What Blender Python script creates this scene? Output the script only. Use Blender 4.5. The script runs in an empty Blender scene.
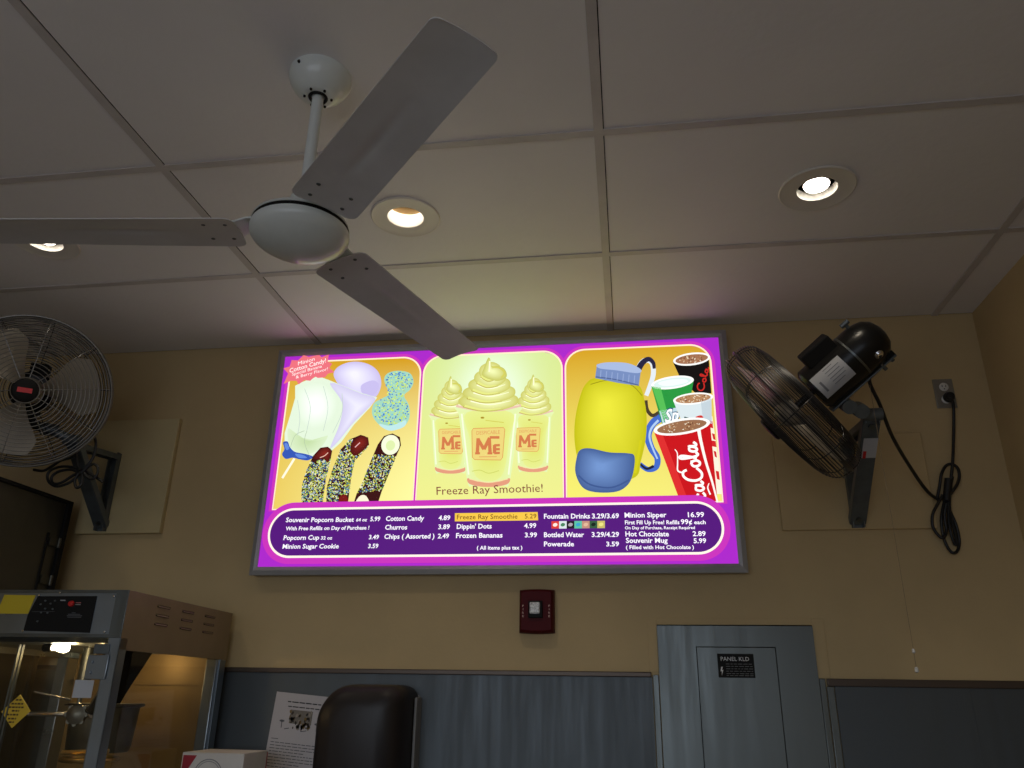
import bpy, bmesh, math, random
from math import pi, sin, cos, radians, sqrt
from mathutils import Vector, Matrix
random.seed(7)
sc = bpy.context.scene
COL = sc.collection
V = Vector

# ------------------------------------------------------------------ camera model (measured from the photograph)
CAM = V((0.030, -2.866, 1.405))
F_PX = 785.737
RX = V((0.98998649, 0.14038325, 0.01480843))
UP = V((0.03815023, -0.36707578, 0.92940838))
FW = V((-0.13590918, 0.9195368, 0.36875571))
H = 2.77                      # ceiling height

def at(u, v, ax, val):        # the point of an axis-aligned plane seen at a picture position
    d = RX*((u-512)/F_PX) + UP*((384-v)/F_PX) + FW
    t = (val-CAM[ax])/d[ax]
    return CAM + d*t

cam_d = bpy.data.cameras.new('camera')
cam_d.sensor_width = 36.0
cam_d.lens = F_PX*36/1024
cam_d.clip_start = 0.02
cam = bpy.data.objects.new('camera', cam_d)
COL.objects.link(cam)
m = Matrix((RX, UP, -FW)).transposed().to_4x4()
m.translation = CAM
cam.matrix_world = m
sc.camera = cam

# ------------------------------------------------------------------ materials
def s2l(c):
    return c/12.92 if c <= .04045 else ((c+.055)/1.055)**2.4
def rgb(r, g, b):
    return (s2l(r/255), s2l(g/255), s2l(b/255), 1)

def M(name, col, rough=.5, metal=0., noise=0., nscale=12., bump=0., bscale=60., stretch=None, emit=None, estr=0., spec=.5, coat=0., trans=0., alpha=1.):
    mt = bpy.data.materials.new(name)
    mt.use_nodes = True
    nt = mt.node_tree
    b = nt.nodes['Principled BSDF']
    b.inputs['Base Color'].default_value = col
    b.inputs['Roughness'].default_value = rough
    b.inputs['Metallic'].default_value = metal
    b.inputs['Specular IOR Level'].default_value = spec
    b.inputs['Coat Weight'].default_value = coat
    b.inputs['Transmission Weight'].default_value = trans
    b.inputs['Alpha'].default_value = alpha
    if emit:
        b.inputs['Emission Color'].default_value = emit
        b.inputs['Emission Strength'].default_value = estr
    def coords(scale):
        tc = nt.nodes.new('ShaderNodeTexCoord')
        mp = nt.nodes.new('ShaderNodeMapping')
        mp.inputs['Scale'].default_value = scale
        g = nt.nodes.new('ShaderNodeNewGeometry')
        nt.links.new(g.outputs['Position'], mp.inputs['Vector'])
        return mp
    if noise > 0:
        mp = coords(stretch or (1, 1, 1))
        nz = nt.nodes.new('ShaderNodeTexNoise')
        nz.inputs['Scale'].default_value = nscale
        nz.inputs['Detail'].default_value = 6
        nz.inputs['Roughness'].default_value = .6
        nt.links.new(mp.outputs[0], nz.inputs['Vector'])
        mr = nt.nodes.new('ShaderNodeMapRange')
        mr.inputs[1].default_value = .3; mr.inputs[2].default_value = .7
        mr.inputs[3].default_value = 1-noise; mr.inputs[4].default_value = 1+noise
        nt.links.new(nz.outputs['Fac'], mr.inputs[0])
        mx = nt.nodes.new('ShaderNodeVectorMath'); mx.operation = 'SCALE'
        mx.inputs[0].default_value = col[:3]
        nt.links.new(mr.outputs[0], mx.inputs['Scale'])
        nt.links.new(mx.outputs[0], b.inputs['Base Color'])
        if metal > .5:
            mr2 = nt.nodes.new('ShaderNodeMapRange')
            mr2.inputs[1].default_value = .3; mr2.inputs[2].default_value = .7
            mr2.inputs[3].default_value = max(.05, rough-.08); mr2.inputs[4].default_value = min(1, rough+.1)
            nt.links.new(nz.outputs['Fac'], mr2.inputs[0])
            nt.links.new(mr2.outputs[0], b.inputs['Roughness'])
    if bump > 0:
        mp = coords(stretch or (1, 1, 1))
        nz = nt.nodes.new('ShaderNodeTexNoise')
        nz.inputs['Scale'].default_value = bscale
        nz.inputs['Detail'].default_value = 4
        nt.links.new(mp.outputs[0], nz.inputs['Vector'])
        bp = nt.nodes.new('ShaderNodeBump')
        bp.inputs['Strength'].default_value = bump
        bp.inputs['Distance'].default_value = .004
        nt.links.new(nz.outputs['Fac'], bp.inputs['Height'])
        nt.links.new(bp.outputs[0], b.inputs['Normal'])
    return mt

def M_print(name, strength):      # backlit print: colours come from the mesh's own colour attribute
    mt = bpy.data.materials.new(name)
    mt.use_nodes = True
    nt = mt.node_tree
    b = nt.nodes['Principled BSDF']
    at_ = nt.nodes.new('ShaderNodeAttribute')
    at_.attribute_name = 'ink'
    b.inputs['Base Color'].default_value = (.01, .01, .01, 1)
    b.inputs['Roughness'].default_value = .35
    b.inputs['Specular IOR Level'].default_value = .2
    nt.links.new(at_.outputs['Color'], b.inputs['Emission Color'])
    b.inputs['Emission Strength'].default_value = strength
    return mt

def M_ink(name, rough=.6):        # unlit print
    mt = bpy.data.materials.new(name)
    mt.use_nodes = True
    nt = mt.node_tree
    b = nt.nodes['Principled BSDF']
    at_ = nt.nodes.new('ShaderNodeAttribute')
    at_.attribute_name = 'ink'
    b.inputs['Roughness'].default_value = rough
    nt.links.new(at_.outputs['Color'], b.inputs['Base Color'])
    return mt

m_wall = M('tan_paint', (.58, .435, .225, 1), .7, noise=.07, nscale=2.2, bump=.12, bscale=90)
m_tile = M('vinyl_ceiling_tile', (.84, .82, .835, 1), .6, noise=.04, nscale=1.6, bump=.25, bscale=45)
m_tee = M('ceiling_tee_paint', (.60, .565, .56, 1), .5, noise=.08, nscale=8)
m_dark = M('dark_void', (.004, .004, .004, 1), .9)
m_steel = M('brushed_steel', (.15, .165, .165, 1), .38, .9, noise=.05, nscale=4, stretch=(9, 9, .6))
m_wains = M('dull_steel_sheet', (.095, .108, .118, 1), .48, .55, noise=.04, nscale=4, stretch=(8, 8, .6), bump=.03, bscale=60)
m_captrim = M('bronze_trim', (.10, .075, .06, 1), .4, .6)
m_fanwhite = M('white_enamel', (.78, .83, .81, 1), .28, noise=.05, nscale=9, coat=.2)
m_blade = M('blade_enamel', (.66, .66, .67, 1), .42, noise=.08, nscale=6)
m_black = M('black_enamel', (.008, .008, .008, 1), .28, spec=.3)
m_blackmat = M('black_matte', (.008, .008, .008, 1), .6, spec=.2)
m_rubber = M('black_rubber', (.010, .010, .010, 1), .5)
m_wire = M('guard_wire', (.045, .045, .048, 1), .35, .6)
m_wirelit = M('guard_wire_lit', (.24, .23, .21, 1), .35, .6)  # lit copy of the guard wire: light on the left cage painted in
m_alu = M('aluminium_blade', (.36, .32, .26, 1), .5, .4, noise=.1, nscale=10)
m_galv = M('painted_bracket', (.13, .15, .16, 1), .42, .5, noise=.15, nscale=20)
m_chrome = M('bright_metal', (.7, .7, .7, 1), .2, 1.)
m_board = M('painted_board', (.58, .43, .215, 1), .6, noise=.05, nscale=5)
m_boardl = M('olive_board', (.58, .47, .25, 1), .6, noise=.05, nscale=5)
m_frame = M('sign_frame_metal', (.40, .40, .41, 1), .45, .3, noise=.06, nscale=20)
m_red = M('alarm_red', (.085, .003, .006, 1), .5, spec=.15)
m_lens = M('strobe_lens', (.8, .8, .8, 1), .12, spec=.8, noise=.5, nscale=160)
m_white = M('white_plastic', (.75, .74, .70, 1), .4)
m_plate = M('steel_outlet_plate', (.30, .28, .24, 1), .4, .4)
m_paper = M('paper', (.52, .50, .53, 1), .8)
m_card = M('carton_white', (.62, .60, .58, 1), .7, noise=.04, nscale=14)
m_cardred = M('carton_red', (.32, .012, .03, 1), .6)
m_label = M('label_white', (.50, .51, .54, 1), .55)
m_labelgrey = M('label_print', (.18, .19, .22, 1), .6)
m_disp = M('smoked_plastic', (.020, .016, .016, 1), .42, spec=.4)
m_dispback = M('grey_plastic', (.22, .22, .22, 1), .5)
m_cabinet = M('dark_cabinet_metal', (.10, .095, .075, 1), .32, .7, noise=.12, nscale=3)
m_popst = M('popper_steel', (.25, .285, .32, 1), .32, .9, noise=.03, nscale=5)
m_popside = M('popper_side_wall_tint', (.30, .235, .15, 1), .42, .45, noise=.08, nscale=6)  # steel with the tan wall's reflection put into its base colour
m_amber = M('popper_back_lamp_tint', (.24, .16, .06, 1), .4, .3, noise=.12, nscale=5)  # stainless back; the lamp's amber glow is put into the base colour
m_yellow = M('yellow_sticker', (.62, .47, .02, 1), .5)
m_yellowd = M('yellow_warning', (.66, .44, .03, 1), .5)
m_kettle = M('kettle_steel', (.20, .20, .18, 1), .4, .9, noise=.2, nscale=14)
m_counter = M('counter_steel', (.35, .36, .37, 1), .35, .9, noise=.08, nscale=6)
m_floor = M('quarry_tile', (.26, .24, .22, 1), .6, noise=.15, nscale=10)
m_redbtn = M('red_button', (.6, .02, .02, 1), .3)
m_brass = M('brass', (.6, .42, .16, 1), .3, 1.)
m_bulb = M('lamp_glow', (1, 1, 1, 1), .5, emit=(1, .93, .80, 1), estr=14)
m_popbulb = M('popper_lamp_glow', (1, 1, 1, 1), .5, emit=(1, .86, .58, 1), estr=12)
m_bronze = M('bronze_reflector', (.42, .27, .12, 1), .35, .6)
m_can = M('white_baffle', (.78, .74, .68, 1), .35)
m_string = M('pale_cord', (.30, .22, .13, 1), .8)
m_print = M_print('backlit_print', 1.12)
m_ink = M_ink('printed_ink')

def M_glass():
    mt = bpy.data.materials.new('clear_panel')
    mt.use_nodes = True
    nt = mt.node_tree
    out = nt.nodes['Material Output']
    nt.nodes.remove(nt.nodes['Principled BSDF'])
    tr = nt.nodes.new('ShaderNodeBsdfTransparent'); tr.inputs[0].default_value = (.90, .88, .84, 1)
    gl = nt.nodes.new('ShaderNodeBsdfGlossy'); gl.inputs['Roughness'].default_value = .06
    fr = nt.nodes.new('ShaderNodeFresnel'); fr.inputs[0].default_value = 1.45
    ge = nt.nodes.new('ShaderNodeNewGeometry')
    inv = nt.nodes.new('ShaderNodeMath'); inv.operation = 'SUBTRACT'; inv.inputs[0].default_value = 1
    mul = nt.nodes.new('ShaderNodeMath'); mul.operation = 'MULTIPLY'
    nt.links.new(ge.outputs['Backfacing'], inv.inputs[1]); nt.links.new(fr.outputs[0], mul.inputs[0]); nt.links.new(inv.outputs[0], mul.inputs[1])
    mx = nt.nodes.new('ShaderNodeMixShader')
    nt.links.new(mul.outputs[0], mx.inputs[0]); nt.links.new(tr.outputs[0], mx.inputs[1]); nt.links.new(gl.outputs[0], mx.inputs[2])
    nt.links.new(mx.outputs[0], out.inputs[0])
    return mt
m_glass = M_glass()

# ------------------------------------------------------------------ object helpers
WM = {}
def thing(name, label, cat, loc=(0, 0, 0), group=None):
    o = bpy.data.objects.new(name, None)
    o.empty_display_size = .05
    COL.objects.link(o)
    o.location = loc
    WM[o.name] = Matrix.Translation(V(loc))
    o['label'] = label; o['category'] = cat
    if group: o['group'] = group
    return o
def tag(o, label, cat, group=None):
    o['label'] = label; o['category'] = cat
    if group: o['group'] = group
    return o

class MB:
    def __init__(s):
        s.bm = bmesh.new(); s.mi = 0
    def mat(s, i):
        s.mi = i; return s
    def face(s, vs, smooth=False):
        try:
            f = s.bm.faces.new(vs)
        except ValueError:
            return None
        f.material_index = s.mi; f.smooth = smooth
        return f
    def vs(s, pts):
        return [s.bm.verts.new(p) for p in pts]
    def poly(s, pts):
        return s.face(s.vs(pts))
    def box(s, c, size, axes=None, bevel=0, seg=2):
        c = V(c); X, Y, Z = axes if axes else (V((1, 0, 0)), V((0, 1, 0)), V((0, 0, 1)))
        hx, hy, hz = [q/2 for q in size]
        p = [c + X*a*hx + Y*b*hy + Z*d*hz for d in (-1, 1) for b in (-1, 1) for a in (-1, 1)]
        v = s.vs(p)
        fs = [s.face([v[i] for i in q]) for q in ((0, 2, 3, 1), (4, 5, 7, 6), (0, 1, 5, 4), (2, 6, 7, 3), (0, 4, 6, 2), (1, 3, 7, 5))]
        if bevel:
            es = {e for f in fs for e in f.edges}
            r = bmesh.ops.bevel(s.bm, geom=list(es), offset=bevel, segments=seg, affect='EDGES', profile=.5)
            for f in r['faces']: f.material_index = s.mi; f.smooth = True
        return s
    def bar(s, a, b, w, t, up=(0, 0, 1)):
        a = V(a); b = V(b); X = (b-a); L = X.length; X.normalize()
        Z = V(up) - X*V(up).dot(X); Z.normalize(); Y = Z.cross(X)
        return s.box((a+b)/2, (L, w, t), (X, Y, Z))
    @staticmethod
    def basis(ax):
        ax = V(ax).normalized()
        r = V((0, 0, 1)) if abs(ax.z) < .9 else V((1, 0, 0))
        X = r.cross(ax).normalized(); Y = ax.cross(X)
        return X, Y, ax
    def lathe(s, prof, org, ax=(0, 0, 1), n=32, smooth=True, close=False):
        X, Y, Z = s.basis(ax); org = V(org); rings = []
        for r, h in prof:
            if r <= 1e-6: rings.append([s.bm.verts.new(org+Z*h)])
            else: rings.append([s.bm.verts.new(org+Z*h+(X*cos(2*pi*k/n)+Y*sin(2*pi*k/n))*r) for k in range(n)])
        pairs = list(zip(rings, rings[1:]))
        if close: pairs.append((rings[-1], rings[0]))
        for a, b in pairs:
            if len(a) == 1 and len(b) == 1: continue
            for k in range(n):
                j = (k+1) % n
                if len(a) == 1: s.face([a[0], b[k], b[j]], smooth)
                elif len(b) == 1: s.face([a[k], b[0], a[j]], smooth)
                else: s.face([a[k], b[k], b[j], a[j]], smooth)
        return s
    def cyl(s, a, b, r0, r1=None, n=20, smooth=True):
        a = V(a); b = V(b); r1 = r0 if r1 is None else r1
        return s.lathe([(0, 0), (r0, 0), (r1, (b-a).length), (0, (b-a).length)], a, b-a, n, smooth)
    def ring(s, c, ax, R, r, n=48, k=4):
        return s.lathe([(R+r*cos(2*pi*q/k), r*sin(2*pi*q/k)) for q in range(k)], c, ax, n, True, close=True)
    def tube(s, pts, r, n=8, closed=False):
        pts = [V(p) for p in pts]; N = len(pts); rings = []
        prev = None
        for i, p in enumerate(pts):
            t = (pts[(i+1) % N]-pts[i-1]) if closed else (pts[min(i+1, N-1)]-pts[max(i-1, 0)])
            if t.length < 1e-9: t = V((0, 0, 1))
            t.normalize()
            if prev is None: X, Y, _ = s.basis(t)
            else:
                X = prev - t*prev.dot(t)
                if X.length < 1e-6: X, Y, _ = s.basis(t)
                X.normalize(); Y = t.cross(X)
            prev = X
            rings.append([s.bm.verts.new(p+(X*cos(2*pi*k/n)+Y*sin(2*pi*k/n))*r) for k in range(n)])
        prs = list(zip(rings, rings[1:])) + ([(rings[-1], rings[0])] if closed else [])
        for a, b in prs:
            for k in range(n):
                j = (k+1) % n; s.face([a[k], a[j], b[j], b[k]], True)
        if not closed:
            s.face(rings[0][::-1]); s.face(rings[-1])
        return s
    def prism(s, poly, org, U, Vv, N, d):
        """poly (u,v) in the frame org,U,Vv pushed by d along N"""
        org = V(org); U = V(U); Vv = V(Vv); N = V(N)
        a = s.vs([org+U*p+Vv*q for p, q in poly]); b = s.vs([org+U*p+Vv*q+N*d for p, q in poly])
        s.face(a[::-1]); s.face(b)
        n = len(a)
        for i in range(n):
            j = (i+1) % n; s.face([a[i], a[j], b[j], b[i]])
        return s
    def loft(s, loops, caps=True, smooth=True):
        L = [s.vs(l) for l in loops]
        n = len(L[0])
        for a, b in zip(L, L[1:]):
            for i in range(n):
                j = (i+1) % n; s.face([a[i], a[j], b[j], b[i]], smooth)
        if caps:
            s.face(L[0][::-1], smooth); s.face(L[-1], smooth)
        return s
    def build(s, name, mats, parent=None, sharp=35, kind=None, recalc=True):
        bm = s.bm
        if recalc: bmesh.ops.recalc_face_normals(bm, faces=bm.faces[:])
        for e in bm.edges:
            if len(e.link_faces) == 2 and e.calc_face_angle(0) > radians(sharp): e.smooth = False
        lo = V([min(v.co[i] for v in bm.verts) for i in range(3)]); hi = V([max(v.co[i] for v in bm.verts) for i in range(3)])
        c = (lo+hi)/2
        if parent is None: c.z = lo.z
        bmesh.ops.translate(bm, verts=bm.verts[:], vec=-c)
        me = bpy.data.meshes.new(name)
        bm.to_mesh(me); bm.free()
        for mt in (mats if isinstance(mats, (list, tuple)) else [mats]): me.materials.append(mt)
        o = bpy.data.objects.new(name, me)
        COL.objects.link(o)
        Wd = Matrix.Translation(c)
        if parent is not None:
            o.parent = parent
            o.matrix_basis = WM[parent.name].inverted() @ Wd
        else:
            o.matrix_basis = Wd
        WM[o.name] = Wd
        if kind: o['kind'] = kind
        return o

def crom(pts, k=6, closed=False):
    P = [V(p) for p in pts]; n = len(P); out = []
    rng = range(n) if closed else range(n-1)
    for i in rng:
        p0 = P[i-1] if (closed or i > 0) else P[0]
        p1 = P[i]; p2 = P[(i+1) % n]
        p3 = P[(i+2) % n] if (closed or i+2 < n) else P[-1]
        for q in range(k):
            t = q/k
            out.append(.5*((2*p1)+(p2-p0)*t+(2*p0-5*p1+4*p2-p3)*t*t+(3*p1-p0-3*p2+p3)*t**3))
    if not closed: out.append(P[-1])
    return out

def struct(name, mb, mats, parent=None, **k):
    o = mb.build(name, mats, parent, **k)
    o['kind'] = 'structure'
    return o

# ------------------------------------------------------------------ text helper (Blender's built-in font, turned into mesh outlines)
_tc = {}
def glyphs(body, bold=0., shear=0.):
    key = (body, bold, shear)
    if key in _tc: return _tc[key]
    cu = bpy.data.curves.new('lettering', 'FONT')
    cu.body = body; cu.size = 1; cu.offset = bold; cu.shear = shear; cu.resolution_u = 2; cu.fill_mode = 'FRONT'
    o = bpy.data.objects.new('lettering', cu)
    COL.objects.link(o)
    dg = bpy.context.evaluated_depsgraph_get(); dg.update()
    me = bpy.data.meshes.new_from_object(o.evaluated_get(dg))
    vs = [(v.co.x, v.co.y) for v in me.vertices]; fs = [tuple(p.vertices) for p in me.polygons]
    bpy.data.objects.remove(o); bpy.data.curves.remove(cu); bpy.data.meshes.remove(me)
    x0 = min(v[0] for v in vs); x1 = max(v[0] for v in vs)
    vs = [((x-x0)/(x1-x0), y/.70) for x, y in vs]      # width -> 1, cap height -> about 1
    _tc[key] = (vs, fs)
    return _tc[key]

# ------------------------------------------------------------------ flat print helper: coloured polygons on a plane
def lerp(a, b, t): return tuple(x+(y-x)*t for x, y in zip(a, b))
class Art:
    """layers of coloured flat shapes; put(p, layer) turns a 2-D position into a point on the printed face"""
    def __init__(s, put):
        s.put = put; s.v = []; s.f = []; s.c = []; s.layer = 0
    def L(s, n):
        s.layer = n; return s
    def poly(s, pts, col, cols=None):
        b = len(s.v)
        s.v += [s.put(p, s.layer) for p in pts]
        s.f.append(tuple(range(b, b+len(pts))))
        s.c.append(cols if cols else [col]*len(pts))
    def mesh2(s, vs, fs, col):
        b = len(s.v)
        s.v += [s.put(p, s.layer) for p in vs]
        for f in fs:
            s.f.append(tuple(b+i for i in f)); s.c.append([col]*len(f))
    def blob(s, pts, col, k=5):
        s.poly([(p.x, p.y) for p in crom([(a, b, 0) for a, b in pts], k, True)], col)
    def ell(s, cx, cy, rx, ry, col, ang=0, n=20):
        a = radians(ang)
        s.poly([(cx+rx*cos(t)*cos(a)-ry*sin(t)*sin(a), cy+rx*cos(t)*sin(a)+ry*sin(t)*cos(a)) for t in [2*pi*i/n for i in range(n)]], col)
    def stroke(s, pts, w, col, smooth=True, k=5, w1=None):
        P = crom([(a, b, 0) for a, b in pts], k) if smooth else [V((a, b, 0)) for a, b in pts]
        Lf = []; Rt = []; n = len(P)
        for i, p in enumerate(P):
            t = P[min(i+1, n-1)]-P[max(i-1, 0)]
            if t.length < 1e-9: continue
            t.normalize(); nn = V((-t.y, t.x, 0))
            ww = w if w1 is None else w+(w1-w)*i/(n-1)
            Lf.append(p+nn*ww/2); Rt.append(p-nn*ww/2)
        for i in range(len(Lf)-1):
            s.poly([(q.x, q.y) for q in (Lf[i], Lf[i+1], Rt[i+1], Rt[i])], col)
    def loop(s, pts, w, col):       # outline of constant width around closed pts, all inside pts given as outer
        n = len(pts)
        P = [V((a, b, 0)) for a, b in pts]
        cen = sum(P, V((0, 0, 0)))/n
        inn = []
        for i in range(n):
            t = (P[(i+1) % n]-P[i-1]).normalized(); nn = V((-t.y, t.x, 0))
            if nn.dot(cen-P[i]) < 0: nn = -nn
            inn.append(P[i]+nn*w)
        for i in range(n):
            j = (i+1) % n
            s.poly([(q.x, q.y) for q in (P[i], P[j], inn[j], inn[i])], col)
    def soft(s, pts, c0, c1, at=None, steps=9, k=5, to=.12, pw=1.):
        """a rounded shape whose ink changes smoothly from its rim (c0) to the point at (c1)"""
        P = crom([(a, b, 0) for a, b in pts], k, True)
        cx = sum(p.x for p in P)/len(P); cy = sum(p.y for p in P)/len(P)
        ax, ay = at if at else (cx, cy)
        rings = []
        for i in range(steps+1):
            f = 1-(1-to)*i/steps
            rings.append(([(ax+(p.x-ax)*f, ay+(p.y-ay)*f) for p in P], lerp(c0, c1, (i/steps)**pw)))
        n = len(P)
        for (ra, ca), (rb, cb) in zip(rings, rings[1:]):
            for i in range(n):
                j = (i+1) % n; s.poly([ra[i], ra[j], rb[j], rb[i]], None, [ca, ca, cb, cb])
        s.poly(rings[-1][0], rings[-1][1])
    def text(s, body, p0, p1, cap, col, bold=.02, shear=0., updir=None):
        """baseline from p0 to p1, letters cap tall (same unit as the 2-D frame)"""
        vs, fs = glyphs(body, bold, shear)
        a = V((p0[0], p0[1], 0)); d = V((p1[0], p1[1], 0))-a
        u = V((updir[0], updir[1], 0)) if updir else V((-d.y, d.x, 0)).normalized()
        pts = [a+d*x+u*cap*y for x, y in vs]
        s.mesh2([(p.x, p.y) for p in pts], fs, col)
    def build(s, name, mat, parent, normal=V((0, -1, 0))):
        me = bpy.data.meshes.new(name)
        P = [V(p) for p in s.v]
        lo = V([min(v[i] for v in P) for i in range(3)]); hi = V([max(v[i] for v in P) for i in range(3)]); c = (lo+hi)/2
        F = []; C = []
        for f, cc in zip(s.f, s.c):
            nrm = V((0, 0, 0))
            for i in range(len(f)): nrm += P[f[i]].cross(P[f[(i+1) % len(f)]])
            if nrm.dot(normal) < 0: f = f[::-1]; cc = cc[::-1]
            F.append(f); C += cc
        me.from_pydata([p-c for p in P], [], F)
        ca = me.color_attributes.new('ink', 'FLOAT_COLOR', 'CORNER')
        for i, q in enumerate(C): ca.data[i].color = q
        me.materials.append(mat)
        o = bpy.data.objects.new(name, me)
        COL.objects.link(o)
        Wd = Matrix.Translation(c)
        o.parent = parent
        o.matrix_basis = WM[parent.name].inverted() @ Wd
        WM[o.name] = Wd
        return o

exec_parts = []
# ================================================================== THE SETTING
XR = 1.353; XL = -3.2; YF = -4.8
T = 1.2192; D = .6096; Y1 = -.587
TEE = .024

# downlight positions, one per ceiling tile
LIGHTS = [(-1.825, -.877), (-.603, -.877), (.611, -.877)]
R_HOLE = .060

def tile_with_hole(mb, x0, x1, y0, y1, hx, hy, r, z):
    n = 32
    circ = [(hx+r*cos(2*pi*k/n), hy+r*sin(2*pi*k/n)) for k in range(n)]
    outer = []
    for k in range(n):
        dx, dy = cos(2*pi*k/n), sin(2*pi*k/n)
        t = min(((x1-hx)/dx if dx > 1e-9 else (x0-hx)/dx if dx < -1e-9 else 1e9), ((y1-hy)/dy if dy > 1e-9 else (y0-hy)/dy if dy < -1e-9 else 1e9))
        outer.append((hx+dx*t, hy+dy*t))
    a = mb.vs([(x, y, z) for x, y in circ]); b = mb.vs([(x, y, z) for x, y in outer])
    up = mb.vs([(x, y, z+.012) for x, y in circ])
    for k in range(n):
        j = (k+1) % n
        mb.face([a[k], b[k], b[j], a[j]])
        mb.face([a[k], a[j], up[j], up[k]])
    for cx, cy in ((x0, y0), (x1, y0), (x1, y1), (x0, y1)):      # fill the corners
        best = None
        for k in range(n):
            j = (k+1) % n
            p, q = outer[k], outer[j]
            onx = abs(p[0]-cx) < 1e-6 or abs(q[0]-cx) < 1e-6
            ony = abs(p[1]-cy) < 1e-6 or abs(q[1]-cy) < 1e-6
            if onx and ony and not (abs(p[0]-q[0]) < 1e-6 or abs(p[1]-q[1]) < 1e-6): best = (k, j)
        if best:
            mb.face([b[best[0]], mb.bm.verts.new((cx, cy, z)), b[best[1]]])

mb = MB()
xs = [XL] + [k*T for k in range(-2, 2)] + [XR]
ys = [0.0] + [Y1-k*D for k in range(0, 8) if Y1-k*D > YF] + [YF]
for x0, x1 in zip(xs, xs[1:]):
    for yb, ya in zip(ys, ys[1:]):
        a0, a1 = x0, x1-(.002 if x1 < XR else 0)
        # the panel stops a little short of the tee on its room side: a dark reveal line
        b0, b1 = ya+(.0155 if ya > YF else 0), yb-(.002 if yb < 0 else .004)
        a0 += .0145 if x0 > XL else 0
        hole = [l for l in LIGHTS if a0 < l[0] < a1 and b0 < l[1] < b1]
        if hole: tile_with_hole(mb, a0, a1, b0, b1, hole[0][0], hole[0][1], R_HOLE, H)
        else: mb.poly([(a0, b0, H), (a0, b1, H), (a1, b1, H), (a1, b0, H)])
for f in mb.bm.faces: f.normal_update()
ceiling = struct('ceiling', mb, m_tile, recalc=False)
mb = MB()
for x in xs[1:-1]: mb.box((x, (YF)/2, H-.0020), (TEE, -YF, .003))
for y in ys[1:-1]: mb.box(((XL+XR)/2, y, H-.0017), (XR-XL, TEE, .003))
struct('trim_1', mb, m_tee)
mb = MB(); mb.box(((XL+XR)/2, YF/2, H+.16), (XR-XL+.2, -YF+.2, .02))
struct('plenum_blackout', mb, m_dark)  # unseen black slab added to darken tile gaps and stop light leaks

mb = MB(); mb.box(((XL+XR)/2, .05, (H+.15)/2), (XR-XL+.2, .10, H+.15)); struct('wall_back', mb, m_wall)
mb = MB(); mb.box((XR+.05, YF/2, (H+.15)/2), (.10, -YF, H+.15)); struct('wall_right', mb, m_wall)
mb = MB(); mb.box((XL-.05, YF/2, (H+.15)/2), (.10, -YF, H+.15)); struct('wall_left', mb, m_wall)
mb = MB(); mb.box(((XL+XR)/2, YF/2, -.02), (XR-XL+.2, -YF+.2, .04)); struct('floor', mb, m_floor)
# serving-window wall behind the photographer
WX0, WX1, WZ0, WZ1 = -2.3, .7, 1.05, 2.15
mb = MB()
mb.box(((XL+XR)/2, YF-.05, WZ0/2), (XR-XL, .1, WZ0))
mb.box(((XL+XR)/2, YF-.05, (WZ1+H+.15)/2), (XR-XL, .1, H+.15-WZ1))
mb.box(((XL+WX0)/2, YF-.05, (WZ0+WZ1)/2), (WX0-XL, .1, WZ1-WZ0))
mb.box(((XR+WX1)/2, YF-.05, (WZ0+WZ1)/2), (XR-WX1, .1, WZ1-WZ0))
struct('wall_front', mb, m_wall)

# stainless wainscot sheets and their dark cap
XPL, XPR = .112, .648
mb = MB()
mb.box(((XL+.100)/2, -.003, .735), (.100-XL, .006, 1.47))
mb.box(((.684+1.096)/2, -.003, .725), (1.096-.684, .006, 1.45)); mb.box(((1.0966+XR)/2, -.0026, .725), (XR-1.0966, .0052, 1.45))
struct('trim_2', mb, m_wains)
mb = MB()
mb.box(((XL+XPL-.014)/2, -.006, 1.478), (XPL-.014-XL, .012, .017), bevel=.003)
mb.box(((XPR+.014+XR)/2, -.006, 1.4605), (XR-XPR-.014, .012, .024), bevel=.003)
struct('trim_3', mb, m_captrim)
mb = MB()
mb.box((.1120, -.005, .735), (.0195, .010, 1.486), bevel=.002)
mb.box((.6475, -.005, .735), (.0185, .010, 1.474), bevel=.002); mb.box((.6705, -.0045, .724), (.0225, .009, 1.448), bevel=.002)
struct('trim_4', mb, m_steel)

# ================================================================== DOWNLIGHTS
def downlight(x, y, label, deep):
    t = thing('recessed_downlight', label, 'ceiling light', (x, y, H), 'recessed downlights in the ceiling')
    mb = MB()      # flat trim ring with a raised outer lip
    mb.lathe([(.0545, .0), (.0555, -.003), (.075, -.005), (.096, -.004), (.103, -.006), (.106, -.004), (.1065, -.0006), (.060, -.0006), (.058, .004)], (x, y, H), n=56, close=True)
    mb.build('trim_ring', m_can, t)
    mb = MB()
    mb.lathe([(.0575, .001), (.0570, .024 if not deep else .042), (.0575, .028 if not deep else .046)], (x, y, H), n=40); mb.build('baffle', m_can, t)
    mb = MB()
    mb.lathe([(.0580, .026 if not deep else .044), (.062, .05), (.062, .15), (0, .15)], (x, y, H), n=40); mb.build('housing_can', m_bronze if deep else m_blackmat, t)
    z = .074 if deep else .012
    mb = MB(); mb.lathe([(.024, z+.055), (.036, z+.018), (.0385, z+.006), (.0385, z+.001), (.036, z)], (x, y, H), n=32); mb.build('lamp_collar', m_blackmat, t)
    mb = MB(); mb.lathe([(.0365, z+.001), (.034, z-.004), (.024, z-.008), (.012, z-.010), (0, z-.0105)], (x, y, H), n=32); mb.build('lamp_face', m_bulb, t)
for (x, y), lab, deep in zip(LIGHTS, ('lit round ceiling downlight half hidden by the left fan blade', 'lit round ceiling downlight in the middle, beside the ceiling fan', 'lit round ceiling downlight alone above the right wall fan'), (False, True, False)):
    downlight(x, y, lab, deep)
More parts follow.
